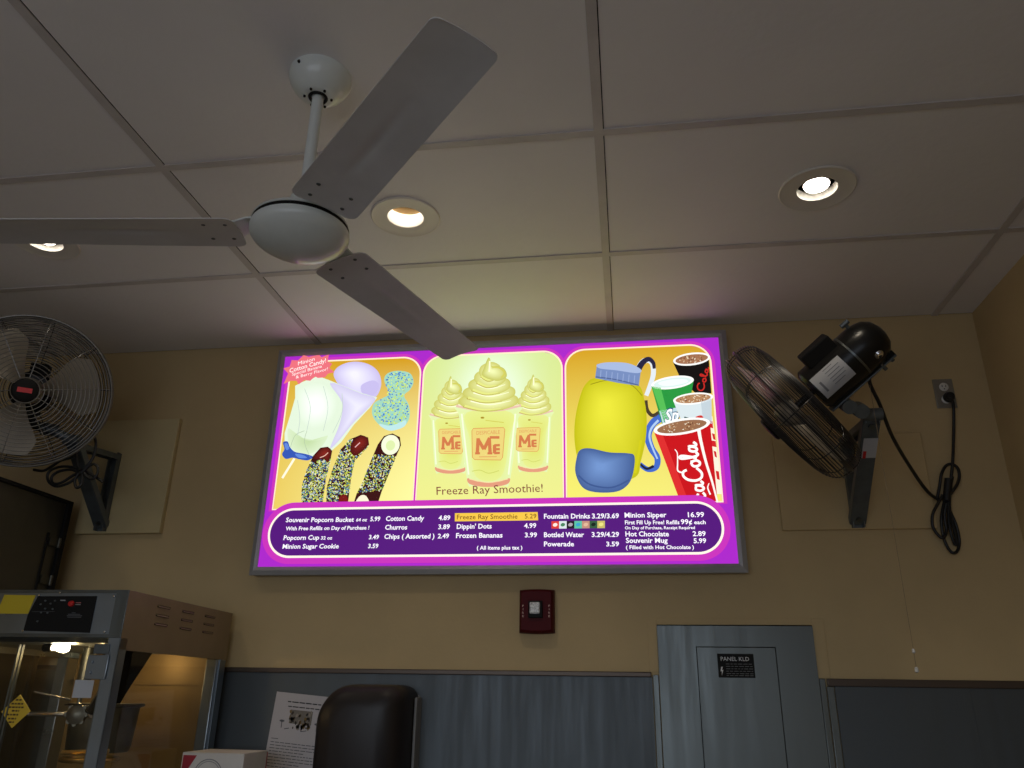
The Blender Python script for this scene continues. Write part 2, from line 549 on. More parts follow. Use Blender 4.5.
for i, (x, y) in enumerate(LIGHTS):
    l = bpy.data.lights.new('downlight_lamp', 'SPOT'); l.energy = 4.5; l.color = (1, .86, .66); l.spot_size = radians(110); l.spot_blend = .6; l.shadow_soft_size = .05
    o = bpy.data.objects.new('downlight_lamp', l); COL.objects.link(o); o.location = (x, y, H-.012)

# ================================================================== CEILING FAN
FX, FY = -.648, -1.476
fan = thing('ceiling_fan', 'white three-blade ceiling fan hanging on a rod', 'ceiling fan', (FX, FY, H))
mb = MB()
mb.lathe([(0, 0), (.072, 0), (.073, -.012), (.070, -.022), (.060, -.040), (.044, -.056), (.034, -.062), (.030, -.0625), (.0, -.0625)], (FX, FY, H), n=48)
canopy = mb.build('canopy', m_fanwhite, fan)
mb = MB()
mb.ring((FX, FY, H-.063), (0, 0, 1), .019, .004, 24, 6); mb.build('rod_collar', m_blackmat, canopy)
for a in range(0, 360, 60):
    mb = MB(); mb.cyl((FX+.031*cos(radians(a+20)), FY+.031*sin(radians(a+20)), H-.058), (FX+.031*cos(radians(a+20)), FY+.031*sin(radians(a+20)), H-.0655), .0032, n=8); mb.build('screw', m_blackmat, canopy)
for a in (95, 120, 250):
    c_, s_ = cos(radians(a)), sin(radians(a))
    mb = MB(); mb.cyl((FX+.066*c_, FY+.066*s_, H-.017), (FX+.0755*c_, FY+.0755*s_, H-.014), .0035, n=8); mb.build('screw', m_blackmat, canopy)
mb = MB(); mb.cyl((FX, FY, H-.03), (FX, FY, 2.40), .0135, n=20); mb.build('down_rod', m_fanwhite, fan)
mb = MB()      # motor body: upper drum, dark gap, lower dome
mb.lathe([(0, 2.425), (.030, 2.425), (.034, 2.392), (.050, 2.384), (.078, 2.372), (.096, 2.362), (.1045, 2.354), (.1055, 2.350), (.100, 2.3475)], (FX, FY, 0), n=56)
mb.build('motor_cover', m_fanwhite, fan)
mb = MB(); mb.lathe([(.090, 2.339), (.1040, 2.339), (.1040, 2.349), (.090, 2.349)], (FX, FY, 0), n=56, close=True)
mb.build('gap_ring', m_blackmat, fan)
mb = MB()
mb.lathe([(.0, 2.340), (.1055, 2.340), (.1065, 2.334), (.1055, 2.326), (.100, 2.318), (.092, 2.311), (.090, 2.3095), (.075, 2.300), (.05, 2.2905), (.025, 2.286), (0, 2.2845)], (FX, FY, 0), n=56)
mb.build('motor_dome', m_fanwhite, fan)
Z0, TH0, BW, PH, BR, DRP = 2.336, radians(-48.2), .130, radians(-6.9), .711, .029
for k in range(3):
    a = TH0 + k*2*pi/3 + (radians(.7) if k == 0 else 0)
    e = V((cos(a), sin(a), 0)); n_ = V((-sin(a), cos(a), 0))
    tilt = lambda P: P + V((0, 0, .017*(P.x-FX)+.021*(P.y-FY)))
    c0 = V((FX, FY, Z0))
    ed = (e - V((0, 0, DRP))).normalized()
    nd = n_*cos(PH)+V((0, 0, sin(PH)))
    up = ed.cross(nd).normalized()
    if up.z < 0: up = -up
    # outline of the blade with rounded corners: stations along the length
    N = 40; M_ = 8; r0, r1 = .128, BR+(-.006 if k == 0 else .004)
    def half(r):
        w = .0715-.0125*(r-r0)/(r1-r0)
        d0, d1 = r-r0, r1-r
        rc0, rc1 = .022, .016
        if d0 < rc0: w -= rc0-sqrt(max(0, rc0**2-(rc0-d0)**2))
        if d1 < rc1: w -= rc1-sqrt(max(0, rc1**2-(rc1-d1)**2))
        return w
    st = [r0+.0225*(i/6)**1.6 for i in range(7)] + [r0+.0225+(r1-.017-r0-.0225)*i/24 for i in range(1, 25)] + [r1-.017*(1-i/6)**1.6 for i in range(1, 7)]
    mb = MB()
    top = []; bot = []
    for r in st:
        w = half(r); rowt = []; rowb = []
        g = max(0, min(1, (r-.25)/.06))*max(0, min(1, (BR-.16-r)/.2+.0))      # pressed rib along the middle
        for j in range(M_*2+1):
            s_ = -1+j/M_
            rib = .0045*g*math.exp(-(s_*w/.010)**2)
            cam_ = .0035*(1-s_*s_)
            p = c0+ed*r+nd*s_*w+up*(cam_+rib)
            p = tilt(p)
            rowt.append(p+up*.0012); rowb.append(p-up*.0012)
        top.append(mb.vs(rowt)); bot.append(mb.vs(rowb))
    nc = M_*2+1
    for i in range(len(st)-1):
        for j in range(nc-1):
            mb.face([top[i][j], top[i+1][j], top[i+1][j+1], top[i][j+1]], True)
            mb.face([bot[i][j], bot[i][j+1], bot[i+1][j+1], bot[i+1][j]], True)
    for i in range(len(st)-1):
        for j in (0, nc-1): mb.face([top[i][j], bot[i][j], bot[i+1][j], top[i+1][j]])
    for i in (0, len(st)-1):
        for j in range(nc-1): mb.face([top[i][j], top[i][j+1], bot[i][j+1], bot[i][j]])
    bl = mb.build('blade', m_blade, fan, sharp=50)
    # screws through the blade
    for rr, ss in ((.150, -.035), (.150, .035), (.195, -.035), (.195, .035)):
        p = tilt(c0+ed*rr+nd*ss+up*.004)
        mb = MB(); mb.lathe([(0, -.0045), (.004, -.0035), (.0055, -.001), (.0055, .0)], p, up, 12)
        mb.build('blade_screw', m_steel, bl)
    mb = MB()      # flat iron between motor and blade, above the blade
    pts = [(.060, .036), (.10, .034), (.130, .038), (.215, .044), (.215, -.044), (.130, -.038), (.10, -.034), (.060, -.036)]
    sta = [(.050, .036, .0185), (.108, .034, .0185), (.132, .038, .0075), (.190, .043, .0065), (.215, .040, .0065)]
    mb.loft([[tilt(c0+ed*r+nd*q*g_+up*(h_+d_)) for q, d_ in ((1, 0), (1, .004), (-1, .004), (-1, 0))] for r, g_, h_ in sta], smooth=False)
    mb.build('blade_iron', m_fanwhite, fan)

# ================================================================== ILLUMINATED MENU BOARD
YS = -.055
sTL, sTR, sBL, sBR = at(278.7, 350.5, 1, YS), at(726.3, 328.8, 1, YS), at(248.5, 574.7, 1, YS), at(748, 572.7, 1, YS)
SX0, SX1, SZ0, SZ1 = (sTL.x+sBL.x)/2, (sTR.x+sBR.x)/2, (sBL.z+sBR.z)/2, (sTL.z+sTR.z)/2
board = thing('menu_board', 'lit purple menu board with three food pictures and a price list', 'menu board', ((SX0+SX1)/2, 0, SZ0))
FWD = .030
mb = MB()
mb.box(((SX0+SX1)/2, YS/2-.001+.004, (SZ0+SZ1)/2), (SX1-SX0-.006, -YS-.012, SZ1-SZ0-.006), bevel=.004)
mb.build('housing', m_frame, board)
mb = MB()
def miter(a0, a1, b0, b1):      # a frame side as a mitred, slightly rounded bar between outer corners and inner corners
    yf, yb = YS, YS+.012
    v = mb.vs([(a0[0], yf+.004, a0[1]), (a1[0], yf+.004, a1[1]), (b1[0], yf+.002, b1[1]), (b0[0], yf+.002, b0[1]),
               (a0[0], yb, a0[1]), (a1[0], yb, a1[1]), (b1[0], yb, b1[1]), (b0[0], yb, b0[1])])
    mid0 = ((a0[0]*.45+b0[0]*.55), (a0[1]*.45+b0[1]*.55)); mid1 = ((a1[0]*.45+b1[0]*.55), (a1[1]*.45+b1[1]*.55))
    w = mb.vs([(mid0[0], yf-.002, mid0[1]), (mid1[0], yf-.002, mid1[1])])
    mb.face([v[0], v[1], w[1], w[0]]); mb.face([w[0], w[1], v[2], v[3]])
    mb.face([v[4], v[7], v[6], v[5]]); mb.face([v[0], v[4], v[5], v[1]]); mb.face([v[3], v[2], v[6], v[7]])
O = [(SX0, SZ0), (SX1, SZ0), (SX1, SZ1), (SX0, SZ1)]
I = [(SX0+FWD, SZ0+FWD), (SX1-FWD, SZ0+FWD), (SX1-FWD, SZ1-FWD), (SX0+FWD, SZ1-FWD)]
for i in range(4): miter(O[i], O[(i+1) % 4], I[i], I[(i+1) % 4])
mb.build('frame', m_frame, board, sharp=10)

YP = YS+.006      # printed face
def px(p, layer):     # picture position on the photograph's view of the printed face
    q = at(p[0], p[1], 1, YP-layer*.00025)
    return (q.x, YP-layer*.00025, q.z)
def pz(p, layer):     # metres on the printed face
    return (p[0], YP-layer*.00025, p[1])
def X_(u, v): return at(u, v, 1, YP).x
def Z_(u, v): return at(u, v, 1, YP).z

PURP = rgb(166, 38, 196); PINK = rgb(196, 50, 182); CREAM = rgb(255, 232, 196); PLUM = rgb(82, 22, 120)

def rrect(x0, x1, z0, z1, rt, rb=0., n=10):
    pts = []
    for cx, cz, r, a0 in ((x1-rt, z1-rt, rt, 0), (x0+rt, z1-rt, rt, 90), (x0+rb, z0+rb, rb, 180), (x1-rb, z0+rb, rb, 270)):
        if r < 1e-6: pts.append((cx, cz)); continue
        for i in range(n+1):
            t = radians(a0+90*i/n); pts.append((cx+r*cos(t), cz+r*sin(t)))
    return pts

# the magenta ground with its pinker bands
art = Art(pz)
gx0, gx1, gz0, gz1 = SX0+FWD-.004, SX1-FWD+.004, SZ0+FWD-.004, SZ1-FWD+.004
art.poly([(gx0, gz0), (gx1, gz0), (gx1, gz1), (gx0, gz1)], PURP)
LX0 = (X_(289, 386)+X_(274.5, 500))/2; LX1 = (X_(419.4, 380)+X_(412.5, 500))/2
MX0 = (X_(424.4, 372)+X_(416.3, 500))/2; MX1 = (X_(561.6, 372)+X_(562.7, 497))/2
RX0 = (X_(566.2, 376)+X_(567, 498))/2; RX1 = (X_(710, 365)+X_(721.5, 490))/2
PZ1 = (Z_(360, 359.8)+Z_(490, 354)+Z_(640, 348))/3
PZ0 = (Z_(350, 503)+Z_(490, 499)+Z_(640, 497))/3
ST_X0, ST_X1 = X_(269.6, 533), X_(723.8, 529)
ST_Z1 = (Z_(380, 507.6)+Z_(550, 504.4))/2; ST_Z0 = (Z_(380, 557.8)+Z_(550, 556.4))/2
RP = .075
art.L(1)
for a, b in ((LX0, LX1), (MX0, MX1), (RX0, RX1)):
    art.poly(rrect(a-.018, b+.018, PZ0-.03, PZ1+.018, RP+.018), PINK)
art.build('backlit_ground', m_print, board)

def ground(art, x0, x1, z0, z1, fn, nx=12, nz=60, r=RP):
    """picture ground as a grid of small quads with corner colours, round at the top corners"""
    for j in range(nz):
        za, zb = z0+(z1-z0)*j/nz, z0+(z1-z0)*(j+1)/nz
        def ins(z):
            d = z-(z1-r)
            return r-sqrt(max(0, r*r-d*d)) if d > 0 else 0
        ia, ib = ins(za), ins(zb)
        for i in range(nx):
            s0, s1 = i/nx, (i+1)/nx
            P = [(x0+ia+(x1-x0-2*ia)*s0, za), (x0+ia+(x1-x0-2*ia)*s1, za), (x0+ib+(x1-x0-2*ib)*s1, zb), (x0+ib+(x1-x0-2*ib)*s0, zb)]
            art.poly(P, None, [fn((p[0]-x0)/(x1-x0), (p[1]-z0)/(z1-z0)) for p in P])

def with_px(art):
    art.put = px; return art

# ---- left picture: cotton candy, sprinkle cup, chocolate bananas
def mk5(x, y): return (260+x/4.267, 330+y/4.267)
def mk3(x, y): return (280+x/7.314, 420+y/7.314)
A = Art(pz); A.L(2)
ground(A, LX0, LX1, PZ0-.02, PZ1, lambda s, t: lerp(lerp(rgb(228, 200, 96), rgb(246, 242, 156), s), lerp(rgb(206, 158, 26), rgb(206, 150, 16), s), t**1.7))
A.L(3); A.loop(rrect(LX0-.005, LX1+.005, PZ0-.025, PZ1+.005, RP+.004), .0065, CREAM)
with_px(A)
A.L(4); A.soft([mk5(*p) for p in ((318, 205), (325, 165), (370, 140), (425, 136), (475, 152), (508, 185), (517, 235), (495, 285), (440, 320), (380, 290))], rgb(198, 188, 232), rgb(238, 236, 252), mk5(400, 185))
A.L(5)
A.blob([mk5(*p) for p in ((430, 240), (480, 215), (508, 235), (490, 275), (450, 290))], rgb(196, 186, 232))
bag = [(150, 238), (180, 222), (205, 212), (228, 205), (245, 196), (268, 204), (290, 212), (430, 268), (500, 288), (470, 330), (400, 405), (345, 480), (300, 520), (225, 552), (160, 540), (105, 495), (105, 440), (130, 360), (150, 290)]
A.L(6); A.poly([mk5(*p) for p in bag], rgb(222, 238, 214))
A.L(7)
A.soft([mk5(*p) for p in ((300, 225), (430, 270), (492, 292), (460, 335), (395, 400), (330, 480), (300, 500), (340, 400), (350, 310))], rgb(206, 200, 232), rgb(232, 230, 248), mk5(420, 330))
A.soft([mk5(*p) for p in ((165, 250), (250, 225), (310, 260), (330, 320), (300, 390), (230, 420), (175, 390), (155, 320))], rgb(222, 238, 214), rgb(250, 255, 250))
A.soft([mk5(*p) for p in ((120, 420), (170, 455), (250, 470), (290, 450), (260, 500), (200, 530), (130, 500))], rgb(214, 232, 196), rgb(192, 216, 164))
A.L(8)
for q in (((190, 250), (215, 330), (200, 430)), ((270, 240), (290, 330), (270, 430)), ((350, 270), (350, 350), (310, 440)), ((160, 300), (170, 380), (160, 450))):
    A.stroke([mk5(*p) for p in q], .55, rgb(190, 206, 196))
for q in (((215, 545), (190, 480), (200, 430)), ((130, 500), (150, 450), (190, 430))): A.stroke([mk5(*p) for p in q], .5, rgb(170, 190, 160))
A.blob([mk5(*p) for p in ((98, 480), (118, 476), (128, 500), (150, 520), (190, 528), (225, 540), (205, 556), (170, 552), (140, 545), (110, 550), (94, 530), (104, 508))], rgb(52, 84, 176))
A.L(9); A.blob([mk5(*p) for p in ((104, 486), (116, 484), (124, 505), (112, 512))], rgb(96, 134, 214)); A.blob([mk5(*p) for p in ((150, 528), (185, 534), (200, 546), (165, 545))], rgb(96, 134, 214))
A.stroke([mk5(147, 548), mk5(95, 632)], 2.2, rgb(250, 244, 220), smooth=False)
# sprinkle cup
A.L(4)
A.blob([mk5(*p) for p in ((530, 215), (545, 185), (590, 174), (640, 185), (655, 222), (640, 255), (615, 280), (635, 320), (638, 370), (615, 410), (560, 428), (515, 410), (480, 365), (485, 315), (525, 290), (550, 270))], rgb(160, 210, 186))
A.L(5); A.blob([mk5(*p) for p in ((510, 400), (560, 408), (620, 385), (615, 412), (560, 430), (522, 416))], rgb(186, 226, 226))
A.L(6)
dots = [rgb(70, 120, 200), rgb(196, 222, 84), rgb(196, 222, 84), rgb(216, 234, 130), rgb(120, 190, 210), rgb(70, 120, 190), rgb(160, 214, 180)]
for _ in range(480):
    while True:
        x, y = random.uniform(485, 652), random.uniform(178, 412)
        if (x-592)**2/58**2+(y-222)**2/46**2 < 1 or (x-560)**2/76**2+(y-345)**2/58**2 < 1 or (abs(x-580) < 36 and 240 < y < 310): break
    p = mk5(x, y); A.ell(p[0], p[1], .8, .72, random.choice(dots), n=6)
# three chocolate-dipped bananas
ban = [[(158, 620), (160, 480), (195, 370), (240, 265), (295, 203), (350, 195), (382, 225), (366, 310), (335, 430), (310, 620)],
       [(338, 620), (345, 480), (392, 340), (445, 215), (510, 142), (590, 108), (645, 128), (652, 180), (605, 240), (545, 300), (520, 420), (496, 620)],
       [(535, 620), (560, 540), (610, 440), (660, 310), (715, 180), (760, 118), (822, 98), (877, 125), (885, 185), (850, 265), (800, 385), (745, 520), (712, 620)]]
def inside(pt, poly):
    x, y = pt; c = False
    for i in range(len(poly)):
        (x0, y0), (x1, y1) = poly[i-1], poly[i]
        if (y0 > y) != (y1 > y) and x < (x1-x0)*(y-y0)/(y1-y0)+x0: c = not c
    return c
A.L(9)
for b in ban: A.poly([mk3(*p) for p in b], rgb(58, 16, 16))
A.L(10)
spr = [rgb(206, 214, 80), rgb(216, 222, 96), rgb(236, 232, 170), rgb(60, 100, 170), rgb(40, 120, 110), rgb(150, 190, 70), rgb(240, 240, 220), rgb(30, 30, 60), rgb(90, 140, 190), rgb(200, 190, 60)]
zones = [lambda x, y: y > 300-.25*(x-250), lambda x, y: (y > 235+(600-x)*.25-40 or x < 530) and not (x > 425 and y > 545), lambda x, y: 255 < y < 525-.1*(x-650) and y > 215]
for b, zn, cnt in zip(ban, zones, (900, 950, 520)):
    n_ = 0
    while n_ < cnt:
        x = random.uniform(155, 890); y = random.uniform(110, 600)
        if inside((x, y), b) and zn(x, y):
            p = mk3(x, y); a = random.uniform(0, 180); A.ell(p[0], p[1], .95, .5, random.choice(spr), a, 5); n_ += 1
A.L(11)
A.soft([mk3(*p) for p in ((245, 275), (300, 208), (350, 200), (376, 228), (352, 310), (320, 285), (280, 290))], rgb(76, 18, 16), rgb(128, 34, 26), mk3(330, 240))
A.soft([mk3(*p) for p in ((525, 165), (590, 114), (640, 132), (645, 180), (600, 232), (545, 262), (515, 225))], rgb(76, 18, 16), rgb(128, 34, 26), mk3(590, 165))
A.blob([mk3(*p) for p in ((432, 606), (440, 560), (475, 545), (495, 575), (492, 606))], rgb(120, 24, 20))
A.L(12)
A.stroke([mk3(548, 200), mk3(585, 165)], .8, rgb(240, 190, 190)); A.stroke([mk3(292, 275), mk3(325, 262), mk3(352, 238)], .8, rgb(235, 190, 170))
a_ = mk3(808, 182); A.ell(a_[0], a_[1], 9.9, 10.9, rgb(60, 14, 12), 20, 24)
A.L(13); A.ell(a_[0], a_[1], 9.1, 10.1, rgb(240, 246, 214), 20, 24)
A.L(14); A.ell(a_[0], a_[1]+.6, 4.6, 5.2, rgb(218, 234, 170), 20, 18)
A.L(13); A.blob([mk3(*p) for p in ((556, 612), (575, 565), (605, 548), (635, 562), (648, 612))], rgb(244, 236, 206))
A.build('picture_panel', m_print, board)

# ---- middle picture: three soft-serve smoothies
A = Art(pz); A.L(2)
def mid(s, t):
    g = math.exp(-((s-.5)**2/.07+(t-.72)**2/.10))
    return lerp(lerp(rgb(232, 232, 138), rgb(208, 226, 142), t), rgb(232, 250, 226), min(1, g*1.1))
ground(A, MX0, MX1, PZ0-.02, PZ1, mid)
A.L(3); A.loop(rrect(MX0-.005, MX1+.005, PZ0-.025, PZ1+.005, RP+.004), .0065, CREAM)
with_px(A)
def mk6(x, y): return (410+x/4.518, 340+y/4.518)
def smoothie(L, cx, top, rim, base, hw, bw, k=1.):
    """soft-serve cup in the zoomed picture's units"""
    def P(x, y): return mk6(cx+x, y)
    A.L(L)
    A.soft([P(*p) for p in ((-hw, rim), (-hw*.97, rim+(base-rim)*.1), (-bw*1.03, base-14*k), (-bw*.7, base+10*k), (0, base+16*k), (bw*.7, base+10*k), (bw*1.03, base-14*k), (hw*.97, rim+(base-rim)*.1), (hw, rim))], rgb(222, 238, 178), rgb(222, 228, 122), pw=.7)
    A.L(L+1)
    A.soft([P(*p) for p in ((-hw*.72, rim+25*k), (-hw*.60, rim+150*k), (-bw*.6, base-30*k), (bw*.6, base-30*k), (hw*.68, rim+140*k), (hw*.75, rim+25*k))], rgb(224, 232, 140), rgb(216, 218, 96), P(bw*.2, (rim+base)/2))
    A.stroke([P(-hw*.88, rim+30*k), P(-bw*.96, base-40*k)], 1.6*k, rgb(240, 252, 214)); A.stroke([P(hw*.88, rim+30*k), P(bw*.96, base-40*k)], 1.6*k, rgb(240, 252, 214))
    A.blob([P(*p) for p in ((-bw, base-24*k), (-bw*.5, base-8*k), (bw*.5, base-8*k), (bw, base-24*k), (bw*.95, base), (bw*.5, base+13*k), (0, base+16*k), (-bw*.5, base+13*k), (-bw*.95, base))], rgb(222, 152, 122))
    A.L(L+2)
    A.stroke([P(-bw*.93, base-20*k), P(0, base-4*k), P(bw*.93, base-20*k)], .8*k, rgb(240, 214, 160))
    A.ell(*P(-hw*.20, rim+48*k), 1.9*k, 1.0*k, rgb(170, 140, 40)); A.stroke([P(-hw*.1, rim+60*k), P(hw*.5, rim+70*k)], .9*k, rgb(206, 200, 90))
    A.stroke([P(-bw*.8, base-55*k), P(-bw*.4, base-60*k), P(0, base-46*k), P(bw*.5, base-58*k)], .8*k, rgb(200, 206, 100))
    # rim
    A.stroke([P(-hw*1.06, rim-6*k), P(-hw*.5, rim+10*k), P(0, rim+15*k), P(hw*.5, rim+10*k), P(hw*1.06, rim-8*k)], 2.6*k, rgb(228, 190, 170))
    A.stroke([P(-hw*1.0, rim-9*k), P(0, rim+8*k), P(hw*1.0, rim-10*k)], 1.0*k, rgb(246, 236, 200))
    # swirl tiers, lowest first
    ht = rim-top
    tiers = [(0, .0, .98), (.02, .17, .86), (.03, .33, .69), (.05, .48, .52), (.05, .61, .36)]
    for i, (ox, y, w) in enumerate(tiers):
        yy = rim-6*k-ht*y; ww = hw*w; hh = ht*.19; o = hw*ox
        A.L(L+3+i*2)
        A.soft([P(*p) for p in ((-ww+o, yy-hh*.30), (-ww*.72+o, yy+hh*.28), (-ww*.2+o, yy+hh*.62), (ww*.35+o, yy+hh*.50), (ww*.85+o, yy+hh*.02), (ww+o, yy-hh*.55), (ww*.86+o, yy-hh*1.15), (.2*ww+o, yy-hh*1.5), (-.5*ww+o, yy-hh*1.3), (-ww*.92+o, yy-hh*.9))], rgb(198, 196, 96), rgb(238, 244, 178), P(.12*ww+o, yy-hh*.35), pw=.8)
        A.L(L+4+i*2)
        A.stroke([P(-ww*.80+o, yy+hh*.02), P(-ww*.2+o, yy+hh*.42), P(ww*.4+o, yy+hh*.30)], 2.6*k, rgb(226, 230, 132), w1=.6)
        A.stroke([P(-ww*.86+o, yy+hh*.12), P(-ww*.2+o, yy+hh*.60), P(ww*.5+o, yy+hh*.42)], 1.1*k, rgb(186, 172, 80), w1=.3)
        A.stroke([P(-ww*.6+o, yy-hh*.50), P(ww*.05+o, yy-hh*.12), P(ww*.75+o, yy-hh*.55)], 1.5*k, rgb(250, 252, 212), w1=.5)
    A.L(L+14)
    A.soft([P(*p) for p in ((-hw*.20, top+ht*.36), (-hw*.14, top+ht*.18), (-hw*.02, top), (hw*.05, top+ht*.02), (hw*.10, top+ht*.16), (hw*.30, top+ht*.16), (hw*.52, top+ht*.22), (hw*.60, top+ht*.36), (hw*.46, top+ht*.44), (hw*.2, top+ht*.46))], rgb(192, 192, 92), rgb(238, 244, 176), P(hw*.1, top+ht*.26))
    A.L(L+15)
    A.stroke([P(hw*.12, top+ht*.18), P(hw*.36, top+ht*.20), P(hw*.52, top+ht*.30), P(hw*.42, top+ht*.40)], 1.6*k, rgb(206, 202, 90))
    A.stroke([P(-hw*.10, top+ht*.28), P(-hw*.01, top+ht*.05)], 1.3*k, rgb(214, 218, 124), w1=.4); A.stroke([P(hw*.02, top+ht*.28), P(hw*.04, top+ht*.06)], 1.4*k, rgb(250, 252, 210))
def cup_mark(L, cx, cy, k):
    """the printed badge on the cups"""
    def P(x, y): return mk6(cx+x*k, cy+y*k)
    A.L(L); A.poly([P(-66, -72), P(70, -76), P(78, -66), P(68, 60), P(58, 74), P(-60, 72), P(-72, 60), P(-74, -60)], rgb(230, 208, 120))
    o_ = [P(-66, -72), P(70, -76), P(78, -66), P(68, 60), P(58, 74), P(-60, 72), P(-72, 60), P(-74, -60)]
    A.L(L+1); A.loop(o_, .7*k, rgb(214, 150, 84))
    A.text('DESPICABLE', P(-52, -42), P(54, -46), 17*k/4.518, rgb(216, 150, 90), bold=.0, updir=(0, -1))
    red = rgb(206, 120, 74); w = 3.4*k
    A.L(L+2)
    A.stroke([P(-48, 42), P(-44, -26)], w, red, False); A.stroke([P(-46, -24), P(-18, 24)], w, red, False); A.stroke([P(-18, 24), P(8, -28)], w, red, False); A.stroke([P(6, -28), P(10, 42)], w, red, False)
    A.stroke([P(-58, 42), P(-36, 42)], 2.2*k, red, False); A.stroke([P(-2, 42), P(20, 42)], 2.2*k, red, False)
    A.stroke([P(8, -30), P(52, -30)], 2.6*k, red, False)
    A.stroke([P(30, 4), P(30, 42)], w, red, False)
    for y in (6, 24, 41): A.stroke([P(28, y), P(54, y-1)], 2.4*k, red, False)
    A.stroke([P(-40, 58), P(40, 57)], .8*k, rgb(220, 160, 96), False)
smoothie(4, 183, 165, 340, 592, 88, 68, .75); cup_mark(20, 186, 458, .78)
smoothie(4, 556, 158, 325, 585, 84, 66, .75); cup_mark(20, 532, 450, .74)
smoothie(24, 355, 82, 303, 648, 138, 94, 1.); cup_mark(42, 352, 470, 1.)
A.L(46); A.text('Freeze Ray Smoothie!', (436.6, 494.9), (542.8, 491.8), 8.2, rgb(126, 62, 58), bold=.0, updir=(-.03, -1))
A.build('picture_panel', m_print, board)

# ---- right picture: lidded sipper and fountain drinks
A = Art(pz); A.L(2)
ground(A, RX0, RX1, PZ0-.02, PZ1, lambda s, t: lerp(lerp(rgb(238, 232, 110), rgb(236, 226, 120), s), lerp(rgb(206, 150, 14), rgb(204, 150, 20), s), max(0, t-.05)**1.25))
A.L(3); A.loop(rrect(RX0-.005, RX1+.005, PZ0-.025, PZ1+.005, RP+.004), .0065, CREAM)
with_px(A)
def mk7(x, y): return (560+x/4.267, 330+y/4.267)
A.L(4)
# strap
A.stroke([mk7(*p) for p in ((330, 175), (350, 140), (375, 128), (395, 145), (398, 190), (385, 235), (368, 280))], 6.2, rgb(222, 230, 236), w1=4.2)
A.L(5)
A.stroke([mk7(*p) for p in ((332, 172), (352, 140), (378, 124), (398, 140), (402, 165))], 6.4, rgb(36, 34, 62), w1=3.)
A.stroke([mk7(*p) for p in ((366, 300), (372, 340), (395, 365), (425, 350))], 3.6, rgb(70, 58, 40))
A.stroke([mk7(*p) for p in ((432, 372), (395, 400), (375, 450), (390, 505), (415, 545), (410, 585), (375, 595), (340, 572))], 8.6, rgb(66, 104, 196), w1=4.6)
A.L(6)
A.stroke([mk7(*p) for p in ((420, 385), (390, 420), (382, 460), (398, 510), (416, 550))], 2.4, rgb(172, 200, 236), w1=1.6)
A.stroke([mk7(*p) for p in ((400, 580), (370, 592), (342, 572))], 2.8, rgb(28, 30, 56), w1=2.)
# plain yellow sipper jar on a blue base
A.L(7); A.soft([mk7(*p) for p in ((150, 205), (250, 200), (335, 235), (360, 300), (370, 380), (365, 470), (345, 560), (330, 620), (270, 640), (130, 630), (80, 560), (62, 470), (66, 370), (90, 270), (115, 225))], rgb(190, 186, 16), rgb(230, 226, 58), mk7(190, 320), pw=.8)
A.L(8)
A.stroke([mk7(*p) for p in ((130, 232), (210, 214), (300, 232), (350, 280))], .8, rgb(150, 140, 20)); A.stroke([mk7(*p) for p in ((345, 470), (330, 560), (320, 610))], 2.4, rgb(206, 200, 24))
A.L(9); A.soft([mk7(*p) for p in ((86, 512), (130, 505), (210, 522), (290, 526), (318, 540), (312, 610), (290, 660), (240, 690), (150, 692), (95, 670), (66, 610), (70, 550))], rgb(66, 92, 146), rgb(112, 146, 202), mk7(170, 580))
A.L(10); A.stroke([mk7(*p) for p in ((78, 620), (130, 660), (220, 672), (295, 640))], 1.6, rgb(60, 86, 140))
A.L(11); A.poly([mk7(*p) for p in ((150, 205), (158, 145), (345, 172), (336, 238), (250, 226))], rgb(116, 138, 186))
A.L(12); A.blob([mk7(*p) for p in ((158, 148), (205, 138), (290, 142), (345, 168), (330, 184), (240, 172), (170, 164))], rgb(164, 182, 218))
A.stroke([mk7(*p) for p in ((152, 200), (240, 212), (336, 236))], 1.2, rgb(80, 98, 144))
for q in range(7): A.stroke([mk7(175+q*24, 172+q*3.6), mk7(172+q*24, 204+q*3.8)], .8, rgb(146, 166, 206))
# drinks
ice = [rgb(150, 96, 60), rgb(226, 206, 176), rgb(92, 52, 34), rgb(244, 236, 216), rgb(190, 150, 110)]
def drinktop(L, cx, cy, rx, ry, ang, fill, brown=True):
    a, b = mk7(cx, cy); k = 4.267
    A.L(L); A.ell(a, b, rx/k, ry/k, rgb(250, 250, 246), ang, 26)
    A.L(L+1); A.ell(a, b, rx/k*.88, ry/k*.72, fill, ang, 24)
    A.L(L+2)
    if brown:
        for _ in range(46):
            t = random.uniform(0, 6.28); r = sqrt(random.random())*.8
            x, y = rx*r*cos(t)*.9, ry*r*sin(t)*.74
            q = radians(ang); p = mk7(cx+x*cos(q)-y*sin(q), cy+x*sin(q)+y*cos(q)); A.ell(p[0], p[1], .9, .5, random.choice(ice), random.uniform(0, 180), 6)
